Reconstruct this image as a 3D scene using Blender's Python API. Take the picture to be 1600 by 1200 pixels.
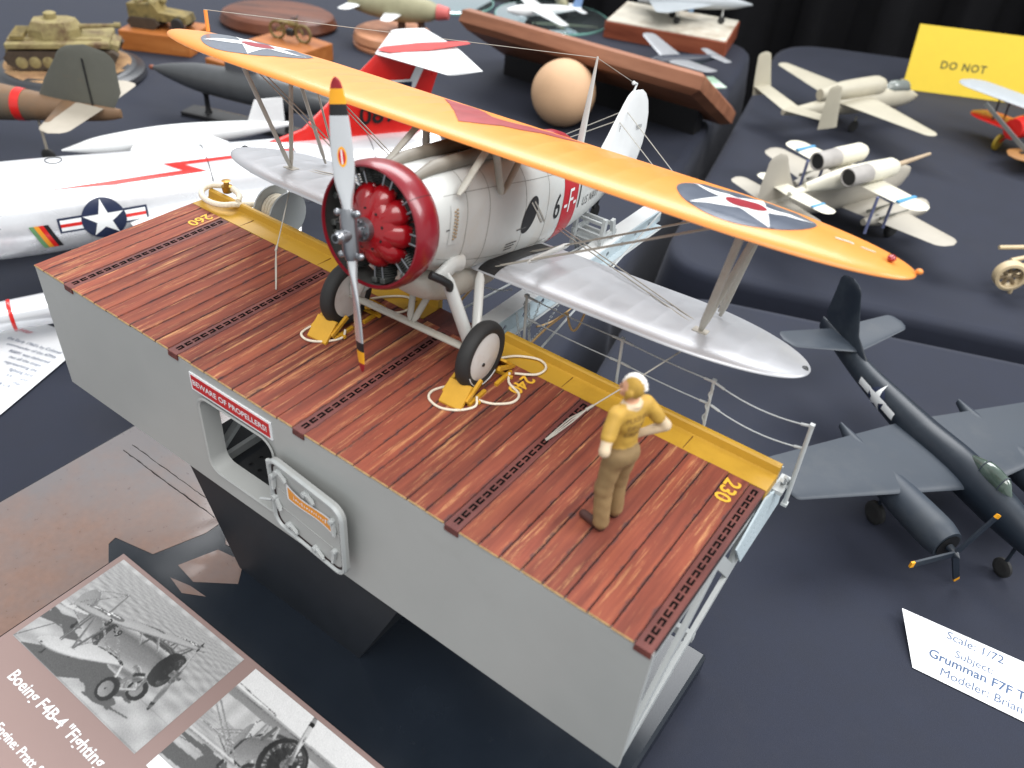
import bpy, bmesh, math, random
import numpy as np
from mathutils import Vector, Matrix, Euler
from mathutils.geometry import tessellate_polygon

# ---------------------------------------------------------------- scene, camera, light
scene = bpy.context.scene
for o in list(bpy.data.objects):
    bpy.data.objects.remove(o)
COL = scene.collection
CM = 0.01                                   # all lengths below are written in centimetres
TZ = -12.5                                  # table top; the carrier deck is at z = 0

cam_d = bpy.data.cameras.new('camera')
cam = bpy.data.objects.new('camera', cam_d)
COL.objects.link(cam)
cam_d.sensor_width = 36.0
cam_d.lens = 36.0 * 1303.86 / 1600.0
cam_d.clip_start = 0.005
cam_d.clip_end = 60.0
_r = ((0.80594547, 0.5872184, 0.07500973), (0.41514397, -0.47029947, -0.77876434), (-0.42202771, 0.65878142, -0.6228159))
cam.matrix_world = Matrix((
    (_r[0][0], -_r[1][0], -_r[2][0], 28.2202 * CM),
    (_r[0][1], -_r[1][1], -_r[2][1], -12.6127 * CM),
    (_r[0][2], -_r[1][2], -_r[2][2], 17.9021 * CM),
    (0, 0, 0, 1)))
cam_d.dof.use_dof = True
cam_d.dof.focus_distance = 0.335
cam_d.dof.aperture_fstop = 15.0
scene.camera = cam
scene.render.resolution_x = 1024
scene.render.resolution_y = 768

world = bpy.data.worlds.new('World')
scene.world = world
world.use_nodes = True
bg = world.node_tree.nodes['Background']
bg.inputs[0].default_value = (0.93, 0.97, 1.0, 1)
bg.inputs[1].default_value = 0.72

def area(name, loc, target, size, power, col):
    d = bpy.data.lights.new(name, 'AREA')
    d.shape = 'RECTANGLE'
    d.size, d.size_y = size
    d.energy = power
    d.color = col
    o = bpy.data.objects.new(name, d)
    COL.objects.link(o)
    o.location = Vector(loc)
    o.rotation_euler = (Vector(target) - Vector(loc)).to_track_quat('-Z', 'Y').to_euler()
    return o

# hall ceiling fixtures: two rows of diffused tubes high above the tables, a brighter one behind to the left
area('ceiling_light_back', (-0.9, 1.9, 2.1), (0.0, 0.3, -0.1), (2.6, 1.4), 104, (0.97, 0.985, 1.0))
area('ceiling_light_front', (0.9, -0.9, 2.2), (0.2, 0.2, -0.1), (2.0, 1.3), 58, (1.0, 0.975, 0.95))
area('ceiling_light_side', (2.1, 1.3, 1.9), (0.2, 0.3, -0.1), (1.2, 1.7), 68, (0.98, 0.99, 1.0))

vs = scene.view_settings
vs.view_transform = 'Standard'
vs.look = 'None'
vs.exposure = 0.0
vs.gamma = 1.0
vs.use_curve_mapping = False
scene.render.engine = 'CYCLES'

# ---------------------------------------------------------------- helpers
rnd = random.Random(7)

def lin(c):
    return tuple(((v / 255.0) / 12.92 if v / 255.0 <= 0.04045 else ((v / 255.0 + 0.055) / 1.055) ** 2.4) for v in c[:3])

MATS = {}
GREY = {}
def mat(name, col, rough=0.5, metal=0.0, var=0.10, vs=120.0, bump=0.0, bs=900.0, coat=0.0, attr=False, spec=0.5, alpha=1.0, trans=0.0, dirt=None, sheen=0.0):
    """procedural paint: colour with two scales of variation, optional grime colour and fine relief"""
    if name in MATS:
        return MATS[name]
    m = bpy.data.materials.new(name)
    m.use_nodes = True
    nt = m.node_tree
    b = nt.nodes['Principled BSDF']
    L = nt.links.new
    tc = nt.nodes.new('ShaderNodeTexCoord')
    n = nt.nodes.new('ShaderNodeTexNoise')
    n.inputs['Scale'].default_value = vs
    n.inputs['Detail'].default_value = 5
    n.inputs['Roughness'].default_value = 0.62
    L(tc.outputs['Object'], n.inputs['Vector'])
    c = lin(col)
    GREY[name] = 0.3 * col[0] + 0.59 * col[1] + 0.11 * col[2]
    if attr:
        src = nt.nodes.new('ShaderNodeAttribute')
        src.attribute_name = 'Col'
        base = src.outputs['Color']
    else:
        src = nt.nodes.new('ShaderNodeRGB')
        src.outputs[0].default_value = (*c, 1)
        base = src.outputs[0]
    ramp = nt.nodes.new('ShaderNodeMapRange')
    ramp.inputs[1].default_value = 0.3
    ramp.inputs[2].default_value = 0.7
    ramp.inputs[3].default_value = 1 - var
    ramp.inputs[4].default_value = 1 + var
    L(n.outputs['Fac'], ramp.inputs[0])
    mul = nt.nodes.new('ShaderNodeVectorMath')
    mul.operation = 'SCALE'
    L(base, mul.inputs[0])
    L(ramp.outputs[0], mul.inputs['Scale'])
    out = mul.outputs[0]
    if dirt:
        n2 = nt.nodes.new('ShaderNodeTexNoise')
        n2.inputs['Scale'].default_value = dirt[1]
        n2.inputs['Detail'].default_value = 7
        n2.inputs['Roughness'].default_value = 0.7
        L(tc.outputs['Object'], n2.inputs['Vector'])
        r2 = nt.nodes.new('ShaderNodeMapRange')
        r2.inputs[1].default_value = dirt[2]
        r2.inputs[2].default_value = dirt[2] + 0.2
        r2.inputs[4].default_value = dirt[3]
        L(n2.outputs['Fac'], r2.inputs[0])
        mx = nt.nodes.new('ShaderNodeMix')
        mx.data_type = 'RGBA'
        L(r2.outputs[0], mx.inputs[0])
        L(out, mx.inputs[6])
        mx.inputs[7].default_value = (*lin(dirt[0]), 1)
        out = mx.outputs[2]
    L(out, b.inputs['Base Color'])
    rr = nt.nodes.new('ShaderNodeMapRange')
    rr.inputs[3].default_value = max(0.02, rough - 0.08)
    rr.inputs[4].default_value = min(1, rough + 0.08)
    L(n.outputs['Fac'], rr.inputs[0])
    L(rr.outputs[0], b.inputs['Roughness'])
    b.inputs['Metallic'].default_value = metal
    b.inputs['Specular IOR Level'].default_value = spec
    b.inputs['Coat Weight'].default_value = coat
    b.inputs['Coat Roughness'].default_value = 0.08
    b.inputs['Alpha'].default_value = alpha
    b.inputs['Transmission Weight'].default_value = trans
    if sheen > 0:
        b.inputs['Sheen Weight'].default_value = sheen
        b.inputs['Sheen Roughness'].default_value = 0.4
        b.inputs['Sheen Tint'].default_value = (0.8, 0.82, 0.9, 1)
    if bump > 0:
        bn = nt.nodes.new('ShaderNodeTexNoise')
        bn.inputs['Scale'].default_value = bs
        bn.inputs['Detail'].default_value = 3
        L(tc.outputs['Object'], bn.inputs['Vector'])
        bu = nt.nodes.new('ShaderNodeBump')
        bu.inputs['Strength'].default_value = bump
        bu.inputs['Distance'].default_value = 0.0004
        L(bn.outputs['Fac'], bu.inputs['Height'])
        L(bu.outputs[0], b.inputs['Normal'])
    MATS[name] = m
    return m

def wood(name, c0, c1, c2, streak, sx=260.0, sy=16.0, rough=0.55, axis='y', streak_at=0.6, patch=None):
    """painted or bare timber: grain stretched along one axis, worn streaks, one shift per object"""
    if name in MATS:
        return MATS[name]
    m = bpy.data.materials.new(name)
    m.use_nodes = True
    nt = m.node_tree
    b = nt.nodes['Principled BSDF']
    L = nt.links.new
    tc = nt.nodes.new('ShaderNodeTexCoord')
    oi = nt.nodes.new('ShaderNodeObjectInfo')
    sh = nt.nodes.new('ShaderNodeVectorMath')
    sh.operation = 'SCALE'
    sh.inputs[0].default_value = (3.1, 7.7, 5.3)
    L(oi.outputs['Random'], sh.inputs['Scale'])
    ad = nt.nodes.new('ShaderNodeVectorMath')
    L(tc.outputs['Object'], ad.inputs[0])
    L(sh.outputs[0], ad.inputs[1])
    def noise(kx, ky, det, ro):
        mp = nt.nodes.new('ShaderNodeMapping')
        mp.inputs['Scale'].default_value = (kx, ky, kx) if axis == 'y' else ((ky, kx, kx) if axis == 'x' else (kx, kx, ky))
        L(ad.outputs[0], mp.inputs[0])
        n = nt.nodes.new('ShaderNodeTexNoise')
        n.inputs['Scale'].default_value = 1
        n.inputs['Detail'].default_value = det
        n.inputs['Roughness'].default_value = ro
        L(mp.outputs[0], n.inputs['Vector'])
        return n
    n1 = noise(sx, sy, 6, 0.65)
    rp = nt.nodes.new('ShaderNodeValToRGB')
    e = rp.color_ramp.elements
    e[0].position, e[0].color = 0.32, (*lin(c0), 1)
    e[1].position, e[1].color = 0.70, (*lin(c2), 1)
    k = rp.color_ramp.elements.new(0.5)
    k.color = (*lin(c1), 1)
    L(n1.outputs['Fac'], rp.inputs[0])
    n2 = noise(sx * 1.3, sy * 1.6, 9, 0.78)
    r2 = nt.nodes.new('ShaderNodeMapRange')
    r2.inputs[1].default_value = streak_at
    r2.inputs[2].default_value = streak_at + 0.13
    r2.inputs[4].default_value = 0.8
    L(n2.outputs['Fac'], r2.inputs[0])
    mx = nt.nodes.new('ShaderNodeMix')
    mx.data_type = 'RGBA'
    L(r2.outputs[0], mx.inputs[0])
    L(rp.outputs[0], mx.inputs[6])
    mx.inputs[7].default_value = (*lin(streak), 1)
    out = mx.outputs[2]
    if patch:
        sp = nt.nodes.new('ShaderNodeSeparateXYZ')
        L(tc.outputs['Generated'], sp.inputs[0])
        ab = nt.nodes.new('ShaderNodeMath')
        ab.operation = 'SUBTRACT'
        ab.inputs[1].default_value = 0.5
        L(sp.outputs[0], ab.inputs[0])
        aa = nt.nodes.new('ShaderNodeMath')
        aa.operation = 'ABSOLUTE'
        L(ab.outputs[0], aa.inputs[0])
        n4 = noise(sx * 0.5, sy * 12, 6, 0.75)
        a4 = nt.nodes.new('ShaderNodeMath')
        a4.operation = 'MULTIPLY_ADD'
        a4.inputs[1].default_value = 0.62
        L(n4.outputs['Fac'], a4.inputs[0])
        L(aa.outputs[0], a4.inputs[2])
        r4 = nt.nodes.new('ShaderNodeMapRange')
        r4.inputs[1].default_value = 0.74
        r4.inputs[2].default_value = 0.84
        r4.inputs[4].default_value = 0.8
        L(a4.outputs[0], r4.inputs[0])
        m4 = nt.nodes.new('ShaderNodeMix')
        m4.data_type = 'RGBA'
        L(r4.outputs[0], m4.inputs[0])
        L(out, m4.inputs[6])
        m4.inputs[7].default_value = (*lin(patch), 1)
        out = m4.outputs[2]
    # scuffed dark patches, different on each piece
    n3 = noise(sx * 0.35, sy * 2.0, 4, 0.6)
    r3 = nt.nodes.new('ShaderNodeMapRange')
    r3.inputs[1].default_value = 0.35
    r3.inputs[2].default_value = 0.65
    r3.inputs[3].default_value = 0.9
    r3.inputs[4].default_value = 1.1
    L(n3.outputs['Fac'], r3.inputs[0])
    rv = nt.nodes.new('ShaderNodeMapRange')
    rv.inputs[3].default_value = 0.9
    rv.inputs[4].default_value = 1.1
    L(oi.outputs['Random'], rv.inputs[0])
    mm = nt.nodes.new('ShaderNodeMath')
    mm.operation = 'MULTIPLY'
    L(r3.outputs[0], mm.inputs[0])
    L(rv.outputs[0], mm.inputs[1])
    sc = nt.nodes.new('ShaderNodeVectorMath')
    sc.operation = 'SCALE'
    L(out, sc.inputs[0])
    L(mm.outputs[0], sc.inputs['Scale'])
    L(sc.outputs[0], b.inputs['Base Color'])
    b.inputs['Roughness'].default_value = rough
    bu = nt.nodes.new('ShaderNodeBump')
    b.inputs['Specular IOR Level'].default_value = 0.3
    bu.inputs['Strength'].default_value = 0.45
    bu.inputs['Distance'].default_value = 0.0003
    L(n2.outputs['Fac'], bu.inputs['Height'])
    L(bu.outputs[0], b.inputs['Normal'])
    MATS[name] = m
    return m

def V3(*a):
    return np.array(a, float)

class MB:
    """collects shapes in centimetres, then becomes ONE mesh object"""
    def __init__(s):
        s.v, s.f, s.m, s.c = [], [], [], []
    def add(s, verts, faces, mi=0, col=None):
        k = len(s.v)
        s.v.extend([tuple(map(float, p)) for p in verts])
        s.f.extend([tuple(i + k for i in f) for f in faces])
        s.m.extend([mi] * len(faces))
        s.c.extend([col] * len(verts))
        return s
    def box(s, x0, x1, y0, y1, z0, z1, mi=0, ch=0.0, M=None, col=None):
        if ch <= 0:
            v = [(x, y, z) for x in (x0, x1) for y in (y0, y1) for z in (z0, z1)]
            f = [(0, 1, 3, 2), (4, 6, 7, 5), (0, 4, 5, 1), (2, 3, 7, 6), (0, 2, 6, 4), (1, 5, 7, 3)]
        else:
            bm = bmesh.new()
            bmesh.ops.create_cube(bm, size=1)
            for q in bm.verts:
                q.co = ((x0 + x1) / 2 + q.co.x * (x1 - x0), (y0 + y1) / 2 + q.co.y * (y1 - y0), (z0 + z1) / 2 + q.co.z * (z1 - z0))
            bmesh.ops.bevel(bm, geom=list(bm.edges), offset=ch, segments=1, affect='EDGES')
            bm.verts.index_update()
            v = [tuple(q.co) for q in bm.verts]
            f = [tuple(q.index for q in fc.verts) for fc in bm.faces]
            bm.free()
        if M is not None:
            v = [tuple(M @ Vector(p)) for p in v]
        return s.add(v, f, mi, col)
    def bar(s, a, b, w, h, up=(0, 0, 1), mi=0):
        """square-section bar from a to b"""
        a, b = Vector(a), Vector(b)
        d = (b - a).normalized()
        u = Vector(up)
        sx = d.cross(u)
        if sx.length < 1e-5:
            sx = d.cross(Vector((1, 0, 0)))
        sx.normalize()
        u = sx.cross(d)
        v = [p + sx * i * w / 2 + u * j * h / 2 for p in (a, b) for (i, j) in ((-1, -1), (1, -1), (1, 1), (-1, 1))]
        return s.add(v, [(3, 2, 1, 0), (4, 5, 6, 7), (0, 1, 5, 4), (1, 2, 6, 5), (2, 3, 7, 6), (3, 0, 4, 7)], mi)
    def tube(s, path, r, n=8, mi=0, cap=True, flat=1.0, up=(0, 0, 1), closed=False, col=None):
        P = [Vector(p) for p in path]
        N = len(P)
        R = r if isinstance(r, (list, tuple)) else [r] * N
        vs_, fs = [], []
        prev = None
        for i, p in enumerate(P):
            if closed:
                d = P[(i + 1) % N] - P[i - 1]
            else:
                d = (P[min(i + 1, N - 1)] - P[max(i - 1, 0)])
            d.normalize()
            if prev is None:
                u = Vector(up)
                if abs(u.dot(d)) > 0.95:
                    u = Vector((1, 0, 0)) if abs(d.x) < 0.9 else Vector((0, 1, 0))
                sx = d.cross(u).normalized()
            else:
                sx = (prev - d * prev.dot(d)).normalized()
            prev = sx
            up2 = sx.cross(d)
            for k in range(n):
                a = 2 * math.pi * k / n
                vs_.append(p + sx * math.cos(a) * R[i] * flat + up2 * math.sin(a) * R[i])
        for i in range(N if closed else N - 1):
            j = (i + 1) % N
            for k in range(n):
                fs.append((i * n + k, i * n + (k + 1) % n, j * n + (k + 1) % n, j * n + k))
        if cap and not closed:
            fs.append(tuple(range(n))[::-1])
            fs.append(tuple(range((N - 1) * n, N * n)))
        return s.add(vs_, fs, mi, col)
    def lathe(s, prof, n=32, axis='z', c=(0, 0, 0), mi=0, sx=1.0, sy=1.0, close=False):
        """prof: (radius, height) pairs; axis x, y or z"""
        vs_, fs = [], []
        for (r, h) in prof:
            for k in range(n):
                a = 2 * math.pi * k / n
                p, q = r * math.cos(a) * sx, r * math.sin(a) * sy
                vs_.append({'z': (c[0] + p, c[1] + q, c[2] + h), 'y': (c[0] + p, c[1] + h, c[2] + q), 'x': (c[0] + h, c[1] + p, c[2] + q)}[axis])
        N = len(prof)
        for i in range(N if close else N - 1):
            j = (i + 1) % N
            for k in range(n):
                fs.append((i * n + k, i * n + (k + 1) % n, j * n + (k + 1) % n, j * n + k))
        if not close:
            fs.append(tuple(range(n))[::-1])
            fs.append(tuple(range((N - 1) * n, N * n)))
        return s.add(vs_, fs, mi)
    def ball(s, c, r, n=16, m=10, mi=0):
        r = r if isinstance(r, (list, tuple)) else (r, r, r)
        vs_, fs = [], []
        for i in range(m + 1):
            t = math.pi * i / m
            for k in range(n):
                a = 2 * math.pi * k / n
                vs_.append((c[0] + r[0] * math.sin(t) * math.cos(a), c[1] + r[1] * math.sin(t) * math.sin(a), c[2] + r[2] * math.cos(t)))
        for i in range(m):
            for k in range(n):
                fs.append((i * n + k, i * n + (k + 1) % n, (i + 1) * n + (k + 1) % n, (i + 1) * n + k)[::-1])
        return s.add(vs_, fs, mi)
    def rings(s, rings, mi=0, cap=True):
        n = len(rings[0])
        vs_ = [p for r in rings for p in r]
        fs = []
        for i in range(len(rings) - 1):
            for k in range(n):
                fs.append((i * n + k, i * n + (k + 1) % n, (i + 1) * n + (k + 1) % n, (i + 1) * n + k))
        if cap:
            fs.append(tuple(range(n))[::-1])
            fs.append(tuple(range((len(rings) - 1) * n, len(rings) * n)))
        return s.add(vs_, fs, mi)
    def plate(s, outer, holes, t0, t1, fr, mi=0):
        """flat plate with holes; fr(a, b, t) -> 3D point"""
        loops = [outer] + list(holes)
        tri = tessellate_polygon([[Vector((a, b, 0)) for a, b in lp] for lp in loops])
        flat = [p for lp in loops for p in lp]
        n = len(flat)
        v = [fr(a, b, t0) for a, b in flat] + [fr(a, b, t1) for a, b in flat]
        f = [tuple(t) for t in tri] + [tuple(i + n for i in reversed(t)) for t in tri]
        k = 0
        for lp in loops:
            N = len(lp)
            for i in range(N):
                f.append((k + i, k + (i + 1) % N, n + k + (i + 1) % N, n + k + i))
            k += N
        return s.add(v, f, mi)
    def fix(s):
        return s
    def build(s, name, mats, parent=None, smooth=38, loc=None, rot=None, kind=None, label=None, recalc=True):
        me = bpy.data.meshes.new(name)
        me.from_pydata([(x * CM, y * CM, z * CM) for x, y, z in s.v], [], s.f)
        for m in (mats if isinstance(mats, (list, tuple)) else [mats]):
            me.materials.append(m)
        me.polygons.foreach_set('material_index', s.m)
        if any(c is not None for c in s.c):
            at = me.color_attributes.new('Col', 'FLOAT_COLOR', 'POINT')
            at.data.foreach_set('color', [q for c in s.c for q in ((*c, 1.0) if c is not None else (0.5, 0.5, 0.5, 1.0))])
        if recalc:
            bm = bmesh.new()
            bm.from_mesh(me)
            bmesh.ops.recalc_face_normals(bm, faces=bm.faces)
            bm.to_mesh(me)
            bm.free()
        if smooth:
            me.polygons.foreach_set('use_smooth', [True] * len(me.polygons))
            me.set_sharp_from_angle(angle=math.radians(smooth))
        me.update()
        o = bpy.data.objects.new(name, me)
        COL.objects.link(o)
        if parent is not None:
            o.parent = parent
        if loc is not None:
            o.location = Vector(loc) * CM
        if rot is not None:
            o.rotation_euler = rot
        if kind:
            o['kind'] = kind
        if label:
            o['label'] = label
        return o

def root(name, label, cat, loc=(0, 0, 0), rot=(0, 0, 0), group=None):
    o = bpy.data.objects.new(name, None)
    COL.objects.link(o)
    o.empty_display_size = 0.01
    o.location = Vector(loc) * CM
    o.rotation_euler = rot
    return tag(o, label, cat, group)

def tag(o, label, cat, group=None):
    o['label'] = label
    o['category'] = cat
    if group:
        o['group'] = group
    return o

def copy_part(o, parent, loc=None, rot=None, scale=None):
    c = o.copy()
    COL.objects.link(c)
    c.parent = parent
    if loc is not None:
        c.location = Vector(loc) * CM
    if rot is not None:
        c.rotation_euler = rot
    if scale is not None:
        c.scale = scale
    return c

def hermite(tab, y):
    """smooth interpolation through rows (y, a, b, ...)"""
    T = np.array(tab, float)
    x = T[:, 0]
    y = min(max(y, x[0]), x[-1])
    i = min(max(int(np.searchsorted(x, y)) - 1, 0), len(x) - 2)
    def slope(j):
        if j == 0:
            return (T[1] - T[0]) / (x[1] - x[0])
        if j == len(x) - 1:
            return (T[-1] - T[-2]) / (x[-1] - x[-2])
        a = (T[j] - T[j - 1]) / (x[j] - x[j - 1])
        b = (T[j + 1] - T[j]) / (x[j + 1] - x[j])
        return np.where(a * b > 0, 2 * a * b / (a + b + 1e-12), 0.0)
    h = x[i + 1] - x[i]
    t = (y - x[i]) / h
    m0, m1 = slope(i) * h, slope(i + 1) * h
    return ((2 * t**3 - 3 * t**2 + 1) * T[i] + (t**3 - 2 * t**2 + t) * m0 + (-2 * t**3 + 3 * t**2) * T[i + 1] + (t**3 - t**2) * m1)[1:]

SS = (0, .015, .05, .12, .25, .45, .7, .9, 1.0)
HH = (0, .32, .58, .83, 1, .93, .6, .25, .03)
def aero(mb, secs, mi=0, camber=0.0):
    """lofted aerofoil surface; secs: (leading edge, trailing edge, half thickness, normal)"""
    R = []
    for le, te, th, nr in secs:
        le, te, nr = V3(*le), V3(*te), V3(*nr)
        up = [le + (te - le) * s + nr * (th * h * (1 + camber)) for s, h in zip(SS, HH)]
        dn = [le + (te - le) * s - nr * (th * h * (1 - camber)) for s, h in zip(SS, HH)][1:-1]
        R.append(up + dn[::-1])
    return mb.rings(R, mi)

def rounded(secs, k=5, ln=None):
    """add shrinking end sections so the tip is round"""
    le, te, th, nr = secs[-1]
    p = secs[-2]
    le, te = V3(*le), V3(*te)
    d = (le + te) / 2 - (V3(*p[0]) + V3(*p[1])) / 2
    d /= np.linalg.norm(d)
    c = np.linalg.norm(te - le)
    ln = ln or c * 0.4
    out = list(secs)
    for i in range(1, k + 1):
        t = i / k
        sc = math.sqrt(max(0.0, 1 - t * t)) * 0.97 + 0.03
        ce = (le * 0.55 + te * 0.45)
        out.append((ce + (le - ce) * sc + d * ln * t, ce + (te - ce) * sc + d * ln * t, th * max(sc, .12), nr))
    return out

def body(mb, tab, y0, y1, n=40, m=28, ex=2.0, mi=0, xc=0.0):
    """lofted fuselage along y; tab rows (y, top, bottom, half width)"""
    R = []
    for i in range(n + 1):
        y = y0 + (y1 - y0) * i / n
        t, b, w = hermite(tab, y)
        zc, hh = (t + b) / 2, (t - b) / 2
        ring = []
        for k in range(m):
            a = 2 * math.pi * k / m
            ca, sa = math.cos(a), math.sin(a)
            ring.append((xc + w * math.copysign(abs(ca) ** (2 / ex), ca), y, zc + hh * math.copysign(abs(sa) ** (2 / ex), sa)))
        R.append(ring)
    return mb.rings(R, mi)

_txt = {}
def text2d(s, size=1.0, bold=False, align='CENTER', space=1.0):
    """flat letter outlines as (verts, faces) in centimetres"""
    key = (s, bold, align, space)
    if key not in _txt:
        cu = bpy.data.curves.new('t', 'FONT')
        cu.body = s
        cu.size = 1.0
        cu.align_x = align
        cu.align_y = 'CENTER'
        cu.space_character = space
        cu.resolution_u = 3
        if bold:
            cu.offset = 0.018
        o = bpy.data.objects.new('t', cu)
        COL.objects.link(o)
        dg = bpy.context.evaluated_depsgraph_get()
        me = bpy.data.meshes.new_from_object(o.evaluated_get(dg))
        _txt[key] = ([(v.co.x, v.co.y) for v in me.vertices], [tuple(p.vertices) for p in me.polygons])
        bpy.data.objects.remove(o)
        bpy.data.meshes.remove(me)
        bpy.data.curves.remove(cu)
    v, f = _txt[key]
    return [(x * size, y * size) for x, y in v], f

def decal(mb, v2, faces, fn, h=0.25, mi=0):
    """drape a flat shape over a surface: split until edges are shorter than h, then map every point"""
    bm = bmesh.new()
    vs_ = [bm.verts.new((a, b, 0)) for a, b in v2]
    for f in faces:
        try:
            bm.faces.new([vs_[i] for i in f])
        except ValueError:
            pass
    bmesh.ops.triangulate(bm, faces=list(bm.faces))
    for _ in range(7):
        es = [e for e in bm.edges if e.calc_length() > h]
        if not es:
            break
        bmesh.ops.subdivide_edges(bm, edges=es, cuts=1)
        bmesh.ops.triangulate(bm, faces=[f for f in bm.faces if len(f.verts) > 3])
    bm.verts.index_update()
    mb.add([fn(q.co.x, q.co.y) for q in bm.verts], [tuple(q.index for q in f.verts) for f in bm.faces], mi)
    bm.free()
    return mb

def poly(pts):
    return pts, [tuple(range(len(pts)))]

def disc(cx, cy, r, n=40):
    return poly([(cx + r * math.cos(2 * math.pi * k / n), cy + r * math.sin(2 * math.pi * k / n)) for k in range(n)])

def star(cx, cy, r, rot=math.pi / 2, inner=0.382):
    p = []
    for k in range(10):
        rr = r if k % 2 == 0 else r * inner
        a = rot + math.pi * k / 5
        p.append((cx + rr * math.cos(a), cy + rr * math.sin(a)))
    v = [(cx, cy)] + p
    return v, [(0, 1 + k, 1 + (k + 1) % 10) for k in range(10)]

def rrect(x0, x1, y0, y1, r, n=6):
    p = []
    for (cx, cy, a0) in ((x1 - r, y1 - r, 0), (x0 + r, y1 - r, 90), (x0 + r, y0 + r, 180), (x1 - r, y0 + r, 270)):
        for k in range(n + 1):
            a = math.radians(a0 + 90 * k / n)
            p.append((cx + r * math.cos(a), cy + r * math.sin(a)))
    return p

def label_part(name, txt, size, mtl, parent, fn, bold=False, align='CENTER', h=0.6, space=1.0):
    v, f = text2d(txt, size, bold, align, space)
    return decal(MB(), v, f, fn, h).build(name, mtl, parent, smooth=0, recalc=False)
# ---------------------------------------------------------------- materials
M_navy = mat('navy_cloth', (33, 37, 50), 0.8, var=0.10, vs=60, bump=0.25, bs=2600, spec=0.3, sheen=0.1, dirt=((50, 50, 56), 9, 0.55, 0.35))
M_curtain = mat('black_curtain', (17, 17, 20), 0.9, var=0.2, vs=40, bump=0.2, bs=900, spec=0.2)
M_floor = mat('dark_floor', (16, 16, 18), 0.8)
M_plank = wood('stained_deck_planks', (103, 52, 42), (128, 66, 51), (150, 82, 59), (212, 158, 108), 300, 14, 0.64, streak_at=0.54, patch=(72, 56, 58))
M_strip = wood('tie_down_strip_paint', (80, 44, 42), (100, 56, 52), (118, 68, 60), (144, 94, 80), 200, 30, 0.5, streak_at=0.7)
M_worn = mat('worn_plank_end', (176, 142, 96), 0.7, var=0.35, vs=300)
M_gap = mat('dark_seam', (38, 26, 26), 0.85)
M_slot = mat('slot_black', (9, 8, 8), 0.95, spec=0.1)
M_grey = mat('hull_grey', (166, 168, 166), 0.42, var=0.03, vs=40, bump=0.06, bs=1500, dirt=((150, 150, 146), 30, 0.6, 0.3))
M_lgrey = mat('light_grey_paint', (176, 180, 180), 0.45, var=0.05, dirt=((150, 146, 136), 120, 0.55, 0.4))
M_blue = mat('pale_blue_grey_paint', (184, 198, 204), 0.5, var=0.08, dirt=((120, 128, 130), 120, 0.55, 0.5))
M_yellow = mat('waterway_yellow', (186, 144, 46), 0.45, var=0.06, vs=50, dirt=((150, 108, 30), 45, 0.52, 0.4))
M_yel2 = mat('chock_yellow', (206, 156, 44), 0.45, var=0.06, vs=200, dirt=((150, 110, 40), 300, 0.6, 0.4))
M_white = mat('white_paint', (222, 224, 224), 0.4, var=0.03)
M_paper = mat('white_paper', (228, 230, 232), 0.6, var=0.01)
M_red = mat('sign_red', (190, 28, 34), 0.35, var=0.02)
M_orange = mat('sign_orange', (226, 146, 36), 0.4, var=0.02)
M_black = mat('black_print', (20, 20, 22), 0.5, var=0.05)
M_rope = mat('white_rope', (226, 216, 196), 0.8, var=0.12, vs=900, bump=0.4, bs=3000)
M_tanrope = mat('tan_rope', (190, 158, 112), 0.85, var=0.15, vs=900, bump=0.4, bs=3000)
M_baseblk = mat('base_black_lacquer', (24, 30, 38), 0.22, var=0.1, vs=30, spec=0.5, dirt=((40, 42, 46), 160, 0.62, 0.35))
M_brown = mat('base_brown_mottled', (122, 96, 84), 0.3, var=0.08, vs=300, bump=0.08, bs=1800, coat=0.5, dirt=((104, 102, 104), 7, 0.42, 0.85))  # brown, with patches of grey mixed in at random through dirt
M_steel = mat('bare_steel', (150, 152, 156), 0.3, metal=0.9, var=0.1)
M_darkmetal = mat('dark_metal', (52, 54, 56), 0.45, metal=0.5, var=0.15)

# ---------------------------------------------------------------- setting: floor, curtain, three cloth-covered tables
f_ = MB()
f_.add([(-400, -200, -86), (300, -200, -86), (300, 400, -86), (-400, 400, -86)], [(0, 1, 2, 3)])
f_.build('floor', M_floor, kind='structure', smooth=0, recalc=False)

def table(corners, radii, label):
    """cloth pulled over a folding table: rounded corners, soft top edge, hanging sides with a few folds"""
    pts = []
    n = len(corners)
    for i in range(n):
        p, a, b = (Vector(corners[i]), Vector(corners[i - 1]), Vector(corners[(i + 1) % n]))
        da, db = (a - p).normalized(), (b - p).normalized()
        r = radii[i]
        for k in range(9):
            t = k / 8
            pts.append(p + da * r * (1 - t) ** 2 + db * r * t ** 2)
    dense = []
    for i, p in enumerate(pts):
        q = pts[(i + 1) % len(pts)]
        m = max(1, int((q - p).length / 3))
        dense += [p.lerp(q, k / m) for k in range(m)]
    c = sum(dense, Vector((0, 0))) / len(dense)
    N = len(dense)
    rings = []
    for j, (off, z) in enumerate(((-0.9, TZ), (-0.45, TZ - 0.06), (-0.12, TZ - 0.3), (0, TZ - 0.8), (0.15, TZ - 4), (0.5, TZ - 18), (0.8, TZ - 60))):
        ring = []
        for i, p in enumerate(dense):
            t = (dense[(i + 1) % N] - dense[i - 1]).normalized()
            nr = Vector((t.y, -t.x))
            w = (0.5 * math.sin(i * 0.55) + 0.35 * math.sin(i * 0.23 + 1)) * max(0, (j - 3)) * 0.5
            q = p + nr * (off + w)
            ring.append((q.x, q.y, z))
        rings.append(ring)
    mb = MB()
    mb.rings(rings, cap=False)
    mb.add(rings[0], [tuple(range(N))])
    o = mb.build('display_table', M_navy, smooth=50)
    tag(o, label, 'table', 'cloth covered display tables')
    return o

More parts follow.
